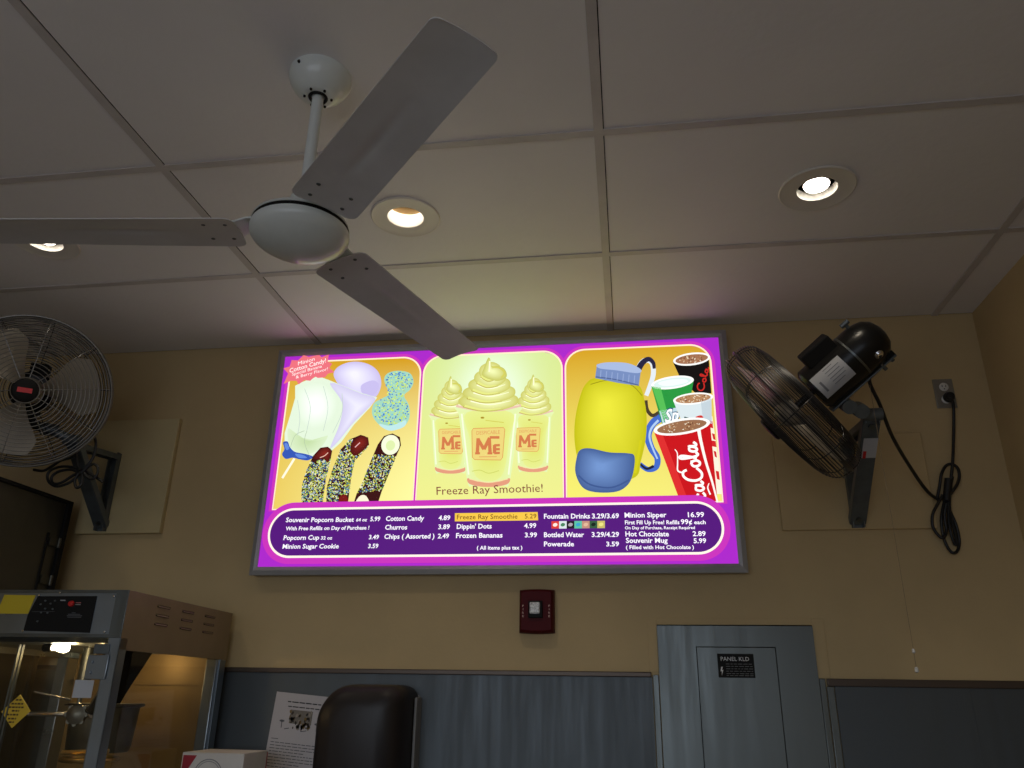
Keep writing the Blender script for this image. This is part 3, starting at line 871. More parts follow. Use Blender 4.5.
# dark cup at the back
A.L(4); A.poly([mk7(*p) for p in ((481, 135), (562, 124), (634, 116), (646, 270), (582, 272), (520, 220))], rgb(18, 14, 14))
drinktop(5, 562, 124, 80, 27, -7, rgb(160, 110, 80))
A.L(5)
def script(fr, w, col):
    """joined-up lettering 'Cola' drawn as pen strokes; fr maps letter space to the picture"""
    for st in ([(.72, .78), (.66, .98), (.42, 1.02), (.16, .78), (.04, .36), (.14, .04), (.42, -.02), (.74, .22)], [(.98, .46), (.84, .30), (.86, .04), (1.02, -.02), (1.16, .16), (1.12, .40), (.98, .46), (1.20, .40)],
               [(1.28, .10), (1.44, .50), (1.56, .92), (1.50, 1.06), (1.40, .90), (1.38, .30), (1.46, .0), (1.62, .10)], [(1.96, .42), (1.78, .42), (1.68, .18), (1.76, .0), (1.92, .12), (2.02, .44), (1.98, .10), (2.06, .0), (2.22, .14)]):
        A.stroke([fr(*p) for p in st], w, col, k=5)
script(lambda x, y: mk7(588+12*x-26*(y-.5)*1.1+8, 268-x*46-8), 1.3, rgb(196, 40, 34))
# green cup
A.L(9); A.poly([mk7(*p) for p in ((389, 237), (480, 224), (571, 211), (556, 300), (500, 330), (470, 410), (436, 404))], rgb(40, 148, 62))
A.L(10); A.poly([mk7(*p) for p in ((392, 240), (430, 246), (470, 400), (448, 404))], rgb(84, 186, 84)); A.poly([mk7(*p) for p in ((424, 345), (500, 330), (500, 395), (440, 406))], rgb(190, 214, 224))
drinktop(10, 480, 224, 92, 27, -8, rgb(216, 236, 232), False)
A.L(12); A.blob([mk7(*p) for p in ((420, 225), (470, 212), (530, 210), (545, 222), (490, 236), (440, 238))], rgb(238, 248, 246))
A.L(12); A.text('Sp', mk7(446, 396), mk7(512, 386), 13.5, rgb(30, 80, 120), bold=.05, shear=.25, updir=(-.05, -1)); A.L(13); A.text('Sp', mk7(448, 394), mk7(508, 385), 12.5, rgb(250, 252, 252), bold=.02, shear=.25, updir=(-.05, -1))
# white cup
A.L(14); A.poly([mk7(*p) for p in ((483, 302), (568, 293), (646, 285), (648, 400), (560, 402), (515, 380))], rgb(214, 226, 230))
A.L(15); A.poly([mk7(*p) for p in ((600, 300), (646, 290), (648, 400), (612, 400))], rgb(192, 206, 214)); A.stroke([mk7(530, 372), mk7(560, 380)], 1.4, rgb(60, 90, 90)); A.blob([mk7(*p) for p in ((578, 372), (600, 364), (612, 372), (596, 384))], rgb(206, 50, 44))
drinktop(15, 568, 293, 86, 25, -6, rgb(176, 130, 92))
# striped cup at the edge
A.L(14); A.poly([mk7(*p) for p in ((632, 372), (650, 368), (688, 640), (690, 700), (668, 700))], rgb(246, 236, 214))
A.L(15)
for q in ((634, 385, 650, 420), (648, 440, 660, 470), (640, 470, 664, 500), (655, 515, 666, 545), (664, 600, 678, 640)):
    A.poly([mk7(q[0], q[1]), mk7(q[2], q[1]+4), mk7(q[2]+4, q[3]), mk7(q[0]+6, q[3]-4)], rgb(206, 36, 40))
# red cup in front
A.L(18); A.poly([mk7(*p) for p in ((400, 431), (520, 412), (640, 393), (672, 730), (512, 730), (460, 590))], rgb(196, 18, 26))
A.L(19); A.poly([mk7(*p) for p in ((400, 431), (436, 440), (548, 730), (512, 730), (460, 590))], rgb(216, 44, 44))
A.stroke([mk7(*p) for p in ((592, 424), (600, 470), (622, 560), (650, 650), (672, 735))], 3.6, rgb(252, 244, 236), w1=1.6)
drinktop(20, 520, 412, 122, 34, -9, rgb(150, 106, 76))
A.L(20)
fr = lambda x, y: mk7(604-15*x-74*(y-.05)+2*x, 640-x*74+14*y)
script(fr, 2.5, rgb(254, 250, 246))
for st in ([(-.28, .42), (-.48, .44), (-.58, .18), (-.48, .0), (-.32, .12), (-.22, .44), (-.26, .10), (-.16, .0), (-.04, .12)], [(-.72, .36), (-.86, .44), (-1.0, .2), (-.9, .0), (-.70, .1)]):
    A.stroke([(lambda p: (p[0], min(p[1], 503)))(fr(*p)) for p in st], 2.4, rgb(254, 250, 246))
A.stroke([fr(*p) for p in ((.60, 1.0), (.78, 1.28), (1.2, 1.22), (1.75, 1.14), (2.0, 1.24))], 1.7, rgb(254, 250, 246), w1=.8)
A.stroke([fr(*p) for p in ((-.9, -.30), (-.5, -.22), (-.25, -.34))], 1.7, rgb(254, 250, 246), w1=.8)
A.build('picture_panel', m_print, board)

# ---- price list: pink band, cream outline, plum capsule, white lettering
A = Art(pz)
rS = (ST_Z1-ST_Z0)/2
A.L(52); A.poly(rrect(ST_X0-.022, ST_X1+.022, ST_Z0-.022, ST_Z1+.022, rS+.022, rS+.022, 14), PINK)
A.L(53); A.poly(rrect(ST_X0, ST_X1, ST_Z0, ST_Z1, rS, rS, 14), rgb(255, 240, 225))
A.L(54); A.poly(rrect(ST_X0+.0085, ST_X1-.0085, ST_Z0+.0085, ST_Z1-.0085, rS-.0085, rS-.0085, 14), PLUM)
with_px(A)
A.L(55); A.poly([(454.9, 513.2), (537.6, 512.0), (538.2, 520.3), (454.8, 521.4)], rgb(240, 196, 70))
x0 = 551.4
for i, c in enumerate((rgb(214, 60, 50), rgb(214, 224, 226), rgb(30, 24, 34), rgb(90, 190, 160), rgb(190, 140, 120), rgb(50, 90, 60), rgb(196, 180, 100))):
    x1_ = x0+7.6
    A.L(55); A.poly([(x0, 521.2-i*.06), (x1_, 521.1-i*.06), (x1_, 528.6-i*.08), (x0, 528.7-i*.08)], c)
    A.L(56); A.ell(x0+3.8, 524.8-i*.07, 2.4, 1.8, (rgb(246, 230, 220), rgb(70, 130, 90), rgb(170, 160, 170), rgb(60, 160, 200), rgb(220, 180, 150), rgb(20, 34, 26), rgb(230, 220, 130))[i], -15, 10)
    x0 = x1_+.05
plist = A.build('price_list', m_print, board)
A = Art(px); A.L(57)
WH = rgb(250, 246, 255); BR_ = rgb(110, 60, 20)
TXT = [('Souvenir Popcorn Bucket', 285.7, 522.1, 353.7, 521.7, 4.5, .07), ('64 oz', 356, 521.4, 367, 521.2, 3.2, .07), ('5.99', 370.1, 521.2, 380.1, 521.0, 4.5, .07),
 ('With Free Refills on Day of Purchase !', 285.7, 530.3, 369.1, 529.4, 3.7, .07), ('Popcorn Cup', 283.3, 539.9, 319, 539.6, 4.5, .07), ('32 oz', 320.6, 539.5, 332.2, 539.4, 3.2, .07), ('3.49', 368.7, 539.2, 378.8, 539.1, 4.3, .07),
 ('Minion Sugar Cookie', 282.3, 548.6, 338.6, 548.3, 4.5, .07), ('3.59', 367.9, 548.1, 378.2, 548.0, 4.3, .07),
 ('Cotton Candy', 385.8, 520.9, 424, 520.4, 4.7, .06), ('4.89', 438.4, 520.1, 450.2, 519.9, 4.6, .05), ('Churros', 385, 529.6, 407, 529.4, 4.7, .05), ('3.89', 438.1, 529.1, 449.8, 528.9, 4.6, .05), ('Chips ( Assorted )', 384.2, 538.8, 434.3, 538.3, 4.7, .05), ('2.49', 437.6, 538.3, 448.9, 538.1, 4.6, .05),
 ("Dippin' Dots", 456.7, 528.8, 491.6, 528.4, 4.8, 0), ('4.99', 524.1, 528.0, 536.2, 527.8, 4.7, 0), ('Frozen Bananas', 456, 537.9, 502.5, 537.4, 4.8, 0), ('3.99', 524.8, 537.3, 537, 537.1, 4.7, 0), ('( All items plus tax )', 476.8, 549.6, 522.3, 549.4, 3.7, 0),
 ('Fountain Drinks', 544, 518.6, 590, 518.3, 4.8, 0), ('3.29/3.69', 592, 518.4, 619, 518.1, 4.8, 0), ('Bottled Water', 544, 537.1, 584, 536.9, 4.8, 0), ('3.29/4.29', 591.7, 536.9, 619.1, 536.7, 4.8, 0), ('Powerade', 544, 546.3, 574, 546.2, 4.8, 0), ('3.59', 606.3, 546.3, 619.1, 546.2, 4.6, 0),
 ('Minion Sipper', 624.7, 517.5, 666.5, 517.1, 4.9, 0), ('16.99', 688, 517.1, 704.2, 516.9, 4.9, 0), ('First Fill Up Free! Refills', 625, 524.3, 679.5, 524.1, 3.9, 0), ('99\u00a2', 680.9, 524.2, 692.2, 524.1, 4.9, 0), ('each', 694.2, 524.1, 705.8, 524.0, 3.9, 0),
 ('On Day of Purchase, Receipt Required', 625, 529.3, 695, 529.0, 2.9, 0), ('Hot Chocolate', 625.5, 536.3, 669, 536.2, 4.9, 0), ('2.89', 692.8, 536.0, 705.8, 535.9, 4.8, 0), ('Souvenir Mug', 626, 542.8, 667.7, 542.7, 4.9, 0), ('5.99', 693.8, 543.1, 706.3, 543.0, 4.8, 0), ('( Filled with Hot Chocolate )', 626, 549.1, 694, 548.9, 3.7, 0)]
for t_, u0, v0, u1, v1, cap, sh in TXT: A.text(t_, (u0, v0), (u1, v1), cap, WH, bold=.022, shear=sh, updir=(-((u0+u1)/2-543)/2130, -1))
A.text('Freeze Ray Smoothie', (456.9, 519.4), (517.5, 518.6), 4.8, BR_, bold=.005, updir=(0, -1)); A.text('5.29', (524.8, 518.5), (536.4, 518.3), 4.7, BR_, bold=.005, updir=(0, -1))
A.build('lettering', m_print, plist)

# ---- pink starburst on the top left corner of the print
A = Art(px); A.L(58)
def mk6b(x, y): return (275+x/13.96, 345+y/13.96)
spk = [(118, 325), (205, 300), (232, 210), (320, 215), (402, 140), (470, 165), (540, 150), (620, 140), (650, 170), (752, 132), (735, 230), (800, 260), (760, 320), (830, 380), (740, 400), (700, 450), (600, 460), (560, 440), (490, 500), (410, 490), (330, 550), (300, 500), (220, 500), (120, 545), (165, 440), (185, 400)]
A.poly([mk6b(*p) for p in spk], rgb(232, 112, 124))
A.L(59)
for t_, a_, b_, cap, bo in (('Minion', (322, 285), (556, 215), 3.6, .0), ('Cotton Candy!', (206, 388), (716, 240), 4.1, .01), ('Special Banana', (238, 430), (655, 312), 2.9, .0), ('& Berry Flavor!', (292, 470), (742, 350), 2.9, .0)):
    A.text(t_, mk6b(*a_), mk6b(*b_), cap, rgb(255, 244, 240), bold=bo, shear=.1, updir=(-.25+.12, -1))
A.build('starburst', m_print, board)

# ================================================================== MOUNTING BOARDS
mb = MB(); mb.box(((.575+1.087)/2, -.008, 2.130), (.512, .016, .345), bevel=.003)
tag(mb.build('mounting_board', m_board, None), 'tan painted board on the wall behind the right wall fan', 'mounting board', None)
mb = MB(); mb.box((-1.957, -.012, 2.213), (.366, .024, .474), bevel=.004)
tag(mb.build('mounting_board', m_boardl, None), 'tan painted board on the wall behind the left wall fan', 'mounting board', None)

# ================================================================== WALL FANS
def wall_fan(label, c, n, R, rail_x, rail_z0, rail_z1, rail_y, E, mount_dir, blade_rot, upv, wires, fstep, gw):
    c = V(c); n = V(n).normalized()
    t = thing('wall_fan', label, 'wall fan', (rail_x, rail_y, rail_z0), 'black wall fans beside the menu board')
    X = upv.cross(n).normalized(); Y = n.cross(X)
    def P(r, a, h): return c+(X*cos(a)+Y*sin(a))*r+n*h
    fprof = [(.045, .085), (.09, .084), (.14, .081), (.19, .076), (.225, .068), (.252, .054), (.267, .036), (.272, .012), (.272, -.006)]
    bprof = [(.272, -.006), (.271, -.03), (.262, -.050), (.243, -.068), (.20, -.080), (.14, -.085), (.085, -.086)]
    s_ = R/.272
    def sample(prof, step):
        out = []; carry = 0
        for (r0, h0), (r1, h1) in zip(prof, prof[1:]):
            L = sqrt((r1-r0)**2+(h1-h0)**2); d = carry
            while d < L: out.append((r0+(r1-r0)*d/L, h0+(h1-h0)*d/L)); d += step
            carry = d-L
        return out
    for nm, prof, step in (('front_guard', fprof, fstep), ('rear_guard', bprof, .0085)):
        mb = MB()
        for r, h in sample(prof, step): mb.ring(c+n*h*s_, n, r*s_, gw, 56, 5)
        for k in range(10):
            a = 2*pi*(k+.3)/10
            mb.tube([P(r*s_, a, h*s_-(.002 if nm == 'front_guard' else -.002)) for r, h in crom2(prof)], .0017, 5)
        if nm == 'front_guard':
            mb.ring(c-n*.006*s_, n, R, .0045, 64, 6); mb.ring(P(0, 0, .030*s_), n, R*.992, .003, 64, 6)
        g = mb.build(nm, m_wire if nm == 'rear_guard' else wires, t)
        if nm == 'front_guard':
            mb = MB(); mb.lathe([(0, .0915), (.032, .0915), (.040, .088), (.042, .081), (0, .081)], c, n, 32)
            bd = mb.build('badge', m_blackmat, g)
            mb = MB()
            hx = V((0, 0, 1)).cross(n).normalized(); hy = n.cross(hx)
            mb.box(c+n*.0922, (.046, .017, .0012), (hx, hy, n))
            mb.build('badge_plate', m_redbtn, bd)
    # three pressed metal blades
    for k in range(3):
        a0 = blade_rot+2*pi*k/3
        mb = MB(); rows = []
        for i in range(9):
            r = .048+(.232-.048)*i/8
            wa = (.55+.42*sin(pi*min(1, i/6.5)*.5))*(1-.28*max(0, (i-6)/2))
            row = []
            for j in range(9):
                q = -1+j/4
                row.append((r*s_, a0+q*wa*.62, (.030*q*(1.1-.4*i/8)+.006*(1-q*q))*s_))
            rows.append(row)
        va = [mb.vs([P(r, a, h+.001) for r, a, h in row]) for row in rows]; vb = [mb.vs([P(r, a, h-.001) for r, a, h in row]) for row in rows]
        for i in range(8):
            for j in range(8):
                mb.face([va[i][j], va[i+1][j], va[i+1][j+1], va[i][j+1]], True); mb.face([vb[i][j], vb[i][j+1], vb[i+1][j+1], vb[i+1][j]], True)
        for i in range(8):
            for j in (0, 8): mb.face([va[i][j], vb[i][j], vb[i+1][j], va[i+1][j]])
        for j in range(8):
            for i in (0, 8): mb.face([va[i][j], va[i][j+1], vb[i][j+1], vb[i][j]])
        mb.build('fan_blade', m_alu, t)
    mb = MB(); mb.lathe([(0, .045), (.028, .042), (.040, .025), (.048, .0), (.048, -.025), (0, -.025)], c, n, 28); mb.build('hub', m_alu, t)
    # motor
    mr = .0745
    mb = MB(); mb.lathe([(0, -.090), (.062, -.090), (mr, -.100), (mr, -.246), (0, -.246)], c, n, 40); mb.cyl(c-n*.02, c-n*.10, .011, n=14)
    motor = mb.build('motor', m_black, t)
    mb = MB(); mb.lathe([(mr-.004, -.246), (mr+.0012, -.2465), (mr+.0012, -.252), (mr-.004, -.2525)], c, n, 40, close=True); mb.build('seam_band', m_steel, motor)
    mb = MB(); mb.lathe([(0, -.2525), (mr, -.2525), (mr*1.01, -.280), (mr*.97, -.310), (mr*.84, -.338), (mr*.60, -.356), (mr*.3, -.364), (0, -.366)], c, n, 40); mb.build('motor_cap', m_black, motor)
    md = (mount_dir - n*mount_dir.dot(n)).normalized()      # direction from the motor to its mount
    sd = n.cross(md).normalized()                           # sideways
    tow = (CAM-c); tow = (tow-n*tow.dot(n)); tow = (tow-md*tow.dot(md)).normalized()
    if sd.dot(tow) < 0: sd = -sd
    # capacitor box on the far side from the mount
    mb = MB(); q = c-n*.185-md*(mr+.010)+sd*.006
    mb.box(q, (.106, .062, .052), (n, sd, md), bevel=.005); mb.build('capacitor_box', m_blackmat, motor)
    # rating label wrapped on the cylinder
    mb = MB()
    def lab(mb, a0, a1, h0, h1, rr, nn=10):
        va = []; vb = []
        for i in range(nn+1):
            a = a0+(a1-a0)*i/nn; d = sd*cos(a)+md*sin(a)
            va.append(mb.bm.verts.new(c+d*rr+n*h0)); vb.append(mb.bm.verts.new(c+d*rr+n*h1))
        for i in range(nn): mb.face([va[i], va[i+1], vb[i+1], vb[i]], True)
    lab(mb, radians(-40), radians(22), -.104, -.214, mr+.0008)
    lb = mb.build('rating_label', m_label, motor)
    mb = MB()
    for i in range(6):
        a = radians(-35+8*i); lab(mb, a, a+radians(1.6), -.150, -.204+random.uniform(0, .02), mr+.0012, 2)
    lab(mb, radians(-20), radians(8), -.118, -.125, mr+.0012, 4)
    mb.build('label_print', m_labelgrey, lb)
    # mounting foot, bolts, knob, cord grip
    mb = MB(); mb.box(c-n*.215+md*(mr+.006), (.25, .050, .006), (n, sd, md), bevel=.002); mb.build('mounting_foot', m_galv, motor)
    for h_, w_ in ((-.290, .02), (-.325, .0)):
        mb = MB(); mb.cyl(c+n*h_+md*(mr-.01)+sd*w_, c+n*h_+md*(mr+.020)+sd*w_, .006, n=10); mb.build('foot_bolt', m_steel, motor)
    mb = MB(); mb.box(c-n*.325+md*(mr-.002), (.034, .03, .022), (n, sd, md), bevel=.003); mb.build('foot_clamp', m_blackmat, motor)
    mb = MB(); mb.cyl(c-n*.300-md*(mr-.008), c-n*.300-md*(mr+.018), .006, n=10); mb.cyl(c-n*.300-md*(mr+.016)-n*.014, c-n*.300-md*(mr+.016)+n*.014, .008, n=10); mb.build('oscillation_knob', m_galv, motor)
    mb = MB(); mb.lathe([(0, 0), (.013, 0), (.014, .006), (.009, .012), (0, .012)], c-n*.300+(sd*.9+md*.43).normalized()*(mr-.006), (sd*.9+md*.43), 16); boss = mb.build('cord_grip', m_chrome, motor)
    # yoke from the foot to the arm end
    K = c-n*.135+md*(mr+.03)
    mb = MB()
    mb.cyl(K-sd*.030, K+sd*.030, .022, n=18); mb.tube(crom([K, (K*2+E)/3+md*.006, (K+E*2)/3, E], 4), .017, 12)
    Mx = (K+E)/2
    mb.cyl(Mx-sd*.028, Mx+sd*.028, .023, n=18); mb.cyl(E-V((.03, 0, 0)), E+V((.03, 0, 0)), .020, n=16)
    mb.build('yoke', m_galv, t)
    # bracket: wall rail, top arm, diagonal brace
    br = MB()
    w = .040
    br.box((rail_x, rail_y+.003, (rail_z0+rail_z1)/2), (w, .006, rail_z1-rail_z0)); br.box((rail_x-w/2+.002, rail_y-.009, (rail_z0+rail_z1)/2), (.004, .024, rail_z1-rail_z0)); br.box((rail_x+w/2-.002, rail_y-.009, (rail_z0+rail_z1)/2), (.004, .024, rail_z1-rail_z0))
    br.build('wall_rail', m_galv, t)
    br = MB(); br.bar((rail_x, rail_y, rail_z1-.008), E-V((0, 0, .01)), w, .006); br.bar((rail_x-w/2, rail_y, rail_z1-.016), E-V((w/2, 0, .018)), .004, .022); br.bar((rail_x+w/2, rail_y, rail_z1-.016), E-V((-w/2, 0, .018)), .004, .022); br.build('top_arm', m_galv, t)
    br = MB()
    B0 = V((rail_x, rail_y-.006, rail_z0+.012)); B1 = E-V((0, 0, .012)); dd = (B1-B0).normalized(); nn = V((1, 0, 0)).cross(dd)
    if nn.y > 0: nn = -nn
    bw = .048
    br.box((B0+B1)/2, ((B1-B0).length, bw, .005), (dd, V((1, 0, 0)), nn)); br.box((B0+B1)/2+V((bw/2, 0, 0))-nn*.012, ((B1-B0).length, .005, .026), (dd, V((1, 0, 0)), nn)); br.box((B0+B1)/2-V((bw/2, 0, 0))-nn*.012, ((B1-B0).length, .005, .026), (dd, V((1, 0, 0)), nn))
    brace = br.build('brace', m_galv, t)
    mb = MB(); mb.lathe([(0, 0), (.010, 0), (.010, .006), (0, .006)], B0+dd*.025+nn*.002, nn, 6, False); mb.build('bracket_bolt', m_steel, brace)
    mb = MB(); mb.lathe([(0, 0), (.011, 0), (.011, .007), (0, .007)], B1-dd*.03+nn*.002, nn, 6, False); mb.build('bracket_bolt', m_steel, brace)
    return t, motor, brace, (B0, B1, dd, nn), (c, n, md, sd, mr)

def crom2(prof):
    return [(p.x, p.y) for p in crom([(a, b, 0) for a, b in prof], 3)]

# right fan, seen from the side
cR = V((.560, -.43, 2.252)); nR = RX*(-.69)+UP*(-.69)+FW*.21
ER = V((.812, -.394, 2.246))
mdR = (RX*.71-UP*.71)
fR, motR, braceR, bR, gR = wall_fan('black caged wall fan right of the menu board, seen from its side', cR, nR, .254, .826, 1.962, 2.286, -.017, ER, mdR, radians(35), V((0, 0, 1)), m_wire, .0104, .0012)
B0, B1, dd, nn = bR
mb = MB(); mb.box(B0+dd*(.74*(B1-B0).length)+nn*.0031+V((.004, 0, 0)), (.080, .044, .0006), (dd, V((1, 0, 0)), nn)); st_ = mb.build('caution_sticker', m_label, braceR)
mb = MB(); mb.box(B0+dd*(.68*(B1-B0).length)+nn*.0036-V((.010, 0, 0)), (.030, .010, .0006), (dd, V((1, 0, 0)), nn)); mb.build('sticker_stripe', m_redbtn, st_)
c, n, md, sd, mr = gR
start = c-n*.300+(sd*.9+md*.43).normalized()*(mr+.006)
q = lambda u, v, y: at(u, v, 1, y)
mb = MB()
mb.tube(crom([start, q(869, 378, -.46), q(880, 405, -.38), q(893, 438, -.26), q(914, 473, -.12), q(928, 492, -.05), q(939, 500, -.022)], 6), .0058, 8)
def zz(x, y, d=.022): return at(900+x/4.04, 370+y/4.04, 1, -d)
for path in ([(150, 520), (160, 470), (168, 420), (185, 388), (208, 380), (232, 395), (240, 425), (232, 460), (212, 490), (190, 520)],
             [(172, 505), (150, 545), (132, 585), (132, 630), (150, 662), (172, 678), (188, 650), (180, 590), (188, 540)],
             [(188, 520), (205, 575), (228, 630), (240, 690), (232, 730), (212, 738), (190, 712), (172, 660), (168, 590), (180, 530)],
             [(196, 520), (196, 600), (206, 660), (222, 705), (228, 690), (212, 620), (200, 550), (205, 470), (212, 430)]):
    dd_ = random.uniform(.014, .034); mb.tube(crom([zz(x, y, dd_+.004*(i % 3)) for i, (x, y) in enumerate(path)], 5), .0052, 8)
mb.tube(crom([zz(196, 520, .024), zz(206, 440, .026), zz(213, 370, .024), zz(217, 250, .020), zz(217, 170, .026), zz(213, 128, .042), zz(200, 116, .046), zz(192, 116, .036)], 6), .0055, 8)
mb.cyl(zz(196, 440, .022), zz(188, 530, .022), .013, n=12)
cord = mb.build('power_cord', m_rubber, fR)
mb = MB(); pc = zz(191, 116, 0); mb.lathe([(0, .006), (.018, .006), (.019, .020), (.014, .034), (0, .036)], (pc.x, 0, pc.z), (0, -1, 0), 18); mb.build('plug', m_rubber, cord)
# pull chain hanging from the motor
top = at(871, 392, 1, -.44)
zb = at(917, 672, 1, -.44).z; xb = at(917, 672, 1, -.44).x
mb = MB(); mb.cyl((top.x, top.y, top.z+.04), (xb, top.y, zb), .0008, n=6); chain = mb.build('pull_cord', m_string, fR)
for dz, r_ in ((.055, .0045), (.006, .0055)):
    mb = MB(); mb.lathe([(0, -r_*1.6), (r_, -r_), (r_*.8, r_), (0, r_*1.4)], (xb, top.y, zb+dz), (0, 0, 1), 12); mb.build('pull_bead', m_white, chain)

# left fan, facing the camera
cL = V((-2.085, -.495, 2.402)); nL = (CAM+V((-.45, 0, .1))-cL)
EL = V((-2.018, -.30, 2.275))
fL, motL, braceL, bL, gL = wall_fan('black caged wall fan left of the menu board, facing the room', cL, nL, .272, -2.021, 1.985, 2.302, -.028, EL, V((0, 0, -1)), radians(15), V((0, 0, 1)), m_wirelit, .0142, .0015)
mb = MB()
def zl(x, y, d=.30): return at(40+x/6.4, 420+y/6.4, 1, -d)
for i, path in enumerate(([(-40, 318), (20, 325), (70, 300), (130, 262), (200, 240), (235, 215)], [(265, 340), (215, 305), (140, 298), (75, 318), (48, 355), (60, 400), (110, 425), (180, 405), (230, 370), (265, 340)], [(262, 345), (200, 318), (120, 330), (75, 365), (85, 405), (140, 400), (220, 350), (262, 340)],
                         [(265, 340), (310, 300), (345, 282), (370, 305), (365, 350), (335, 378), (300, 362), (285, 335)], [(345, 95), (358, 150), (350, 215), (322, 270), (285, 310), (262, 340)], [(285, 330), (330, 350), (372, 375), (404, 398)], [(255, 335), (225, 380), (228, 425), (245, 432), (268, 405), (272, 350)], [(232, 200), (236, 260), (255, 320)])):
    mb.tube(crom([zl(x, y, .30+.006*(i % 4)) for x, y in path], 5), .0052, 8)
mb.build('power_cord', m_rubber, fL)

# ================================================================== WALL OUTLET
oT, oB = at(932, 380, 1, 0), at(955, 408, 1, 0)
ox, oz = (at(933, 381, 1, 0).x+at(956, 408, 1, 0).x)/2, (oT.z+oB.z)/2
ow, oh = .068, .112
ol = thing('wall_outlet', 'wall outlet with steel plate and a plugged-in black cord', 'outlet', (ox, 0, oz-oh/2))
mb = MB(); mb.box((ox, -.003, oz), (ow, .006, oh), bevel=.002); mb.build('cover_plate', m_plate, ol)
for dz in (.024, -.024):
    mb = MB(); mb.lathe([(0, 0), (.016, 0), (.016, .0025), (.014, .0035), (0, .0035)], (ox, -.006, oz+dz), (0, -1, 0), 20); sk = mb.build('socket', m_white, ol)
    for dx in (-.006, .006):
        mb = MB(); mb.box((ox+dx, -.0097, oz+dz+.003), (.002, .001, .008)); mb.build('slot', m_dark, sk)
    mb = MB(); mb.cyl((ox, -.0093, oz+dz-.008), (ox, -.0102, oz+dz-.008), .0022, n=8); mb.build('earth_hole', m_dark, sk)

# ================================================================== FIRE ALARM STROBE
aT, aB = at(519, 590, 1, -.02), at(554.5, 633, 1, -.02)
ax0, ax1, az0, az1 = aT.x+.002, aB.x, aB.z, aT.z
al = thing('fire_alarm_strobe', 'red fire alarm strobe on the wall under the menu board', 'fire alarm', ((ax0+ax1)/2, 0, az0))
axc, azc = (ax0+ax1)/2, (az0+az1)/2; aw, ah = ax1-ax0, az1-az0
mb = MB()
loops = []
for d_, ins, bulge in ((-.002, 0, .003), (.016, 0, .003), (.034, .004, .005), (.042, .010, .004)):
    L_ = []
    N = 8
    w, h = aw/2-ins, ah/2-ins
    for i in range(N+1): s_ = -1+2*i/N; L_.append((axc+s_*w, -d_, azc-h-bulge*(1-s_*s_)))
    for i in range(N+1): s_ = -1+2*i/N; L_.append((axc-s_*w, -d_, azc+h+bulge*(1-s_*s_)))
    loops.append(L_)
mb.loft(loops); mb.build('housing', m_red, al, sharp=40)
mb = MB(); mb.box((axc-.002, -.045, azc+.004), (.050, .012, .058), bevel=.003); mb.build('lens_recess', m_blackmat, al)
mb = MB(); mb.box((axc-.004, -.052, azc+.008), (.036, .010, .040), bevel=.005, seg=3)
for i in range(3): mb.ring((axc-.004, -.0572, azc+.008), (0, 1, 0), .005+.005*i, .0012, 20, 4)
mb.build('strobe_lens', m_lens, al)
for sx in (-1, 1):
    A = Art(lambda p, l: (p[0], -.0424, p[1]))
    for i, ch in enumerate('FIRE'):
        zc = azc+.016-i*.0115; xc = axc+sx*(aw/2-.016)
        A.text(ch, (xc-.0028 if ch != 'I' else xc-.0008, zc-.003), (xc+.0028 if ch != 'I' else xc+.0008, zc-.003), .0062, rgb(226, 190, 180), bold=.02, updir=(0, 1))
    A.build('lettering', m_ink, al)

# ================================================================== ELECTRICAL PANEL
pw0, pw1, pz0, pz1 = XPL+.012, XPR-.012, .975, 1.636
ep = thing('electrical_panel', 'flush stainless electrical panel with a black nameplate', 'electrical panel', ((pw0+pw1)/2, 0, pz0))
dw0, dw1, dz0, dz1 = .2525, .5085, 1.03, 1.567
mb = MB()
mb.box(((pw0+pw1)/2, -.004, (pz0+pz1)/2), (pw1-pw0, .008, pz1-pz0), bevel=.0015)
# raised frame around the door so that a dark gap runs round it
yb_ = -.0105
g_ = .0022
for (x0, x1, z0, z1) in ((pw0, dw0-g_, pz0, pz1), (dw1+g_, pw1, pz0, pz1), (dw0-g_, dw1+g_, dz1+g_, pz1), (dw0-g_, dw1+g_, pz0, dz0-g_)):
    mb.box(((x0+x1)/2, yb_+.0015, (z0+z1)/2), (x1-x0, .006, z1-z0))
mb.build('cover_frame', m_steel, ep)
mb = MB(); mb.box(((dw0+dw1)/2, -.0082, (dz0+dz1)/2), (dw1-dw0+.004, .0010, dz1-dz0+.004)); mb.build('door_gap', m_dark, ep)
mb = MB(); mb.box(((dw0+dw1)/2, -.0105, (dz0+dz1)/2), (dw1-dw0, .005, dz1-dz0), bevel=.0012); door = mb.build('panel_door', m_steel, ep)
l0, l1 = at(717, 653.3, 1, -.014), at(755.5, 678, 1, -.014)
lx0, lx1, lz1, lz0 = l0.x, l1.x, l0.z-.001, l1.z
mb = MB(); mb.box(((lx0+lx1)/2, -.0138, (lz0+lz1)/2), (lx1-lx0, .0016, lz1-lz0), bevel=.0006); npl = mb.build('nameplate', m_blackmat, door)
A = Art(lambda p, l: (lx0+p[0]*(lx1-lx0), -.0149, lz1-p[1]*(lz1-lz0)))
cw = rgb(225, 227, 230)
vs_, fs_ = glyphs('PANEL KLD', .0, 0)
A.mesh2([(.09+.78*x, .30-.17*y) for x, y in vs_], fs_, cw)
A.poly([(.085, .55), (.13, .55), (.105, .68), (.14, .68), (.085, .92), (.095, .74), (.06, .74)], cw)
gr = rgb(120, 122, 124)
for i, y in enumerate((.42, .52, .62, .72, .82, .90)):
    x = .22
    while x < .92:
        w = random.uniform(.05, .13); A.poly([(x, y), (min(x+w, .95), y), (min(x+w, .95), y+.022), (x, y+.022)], gr); x += w+.03
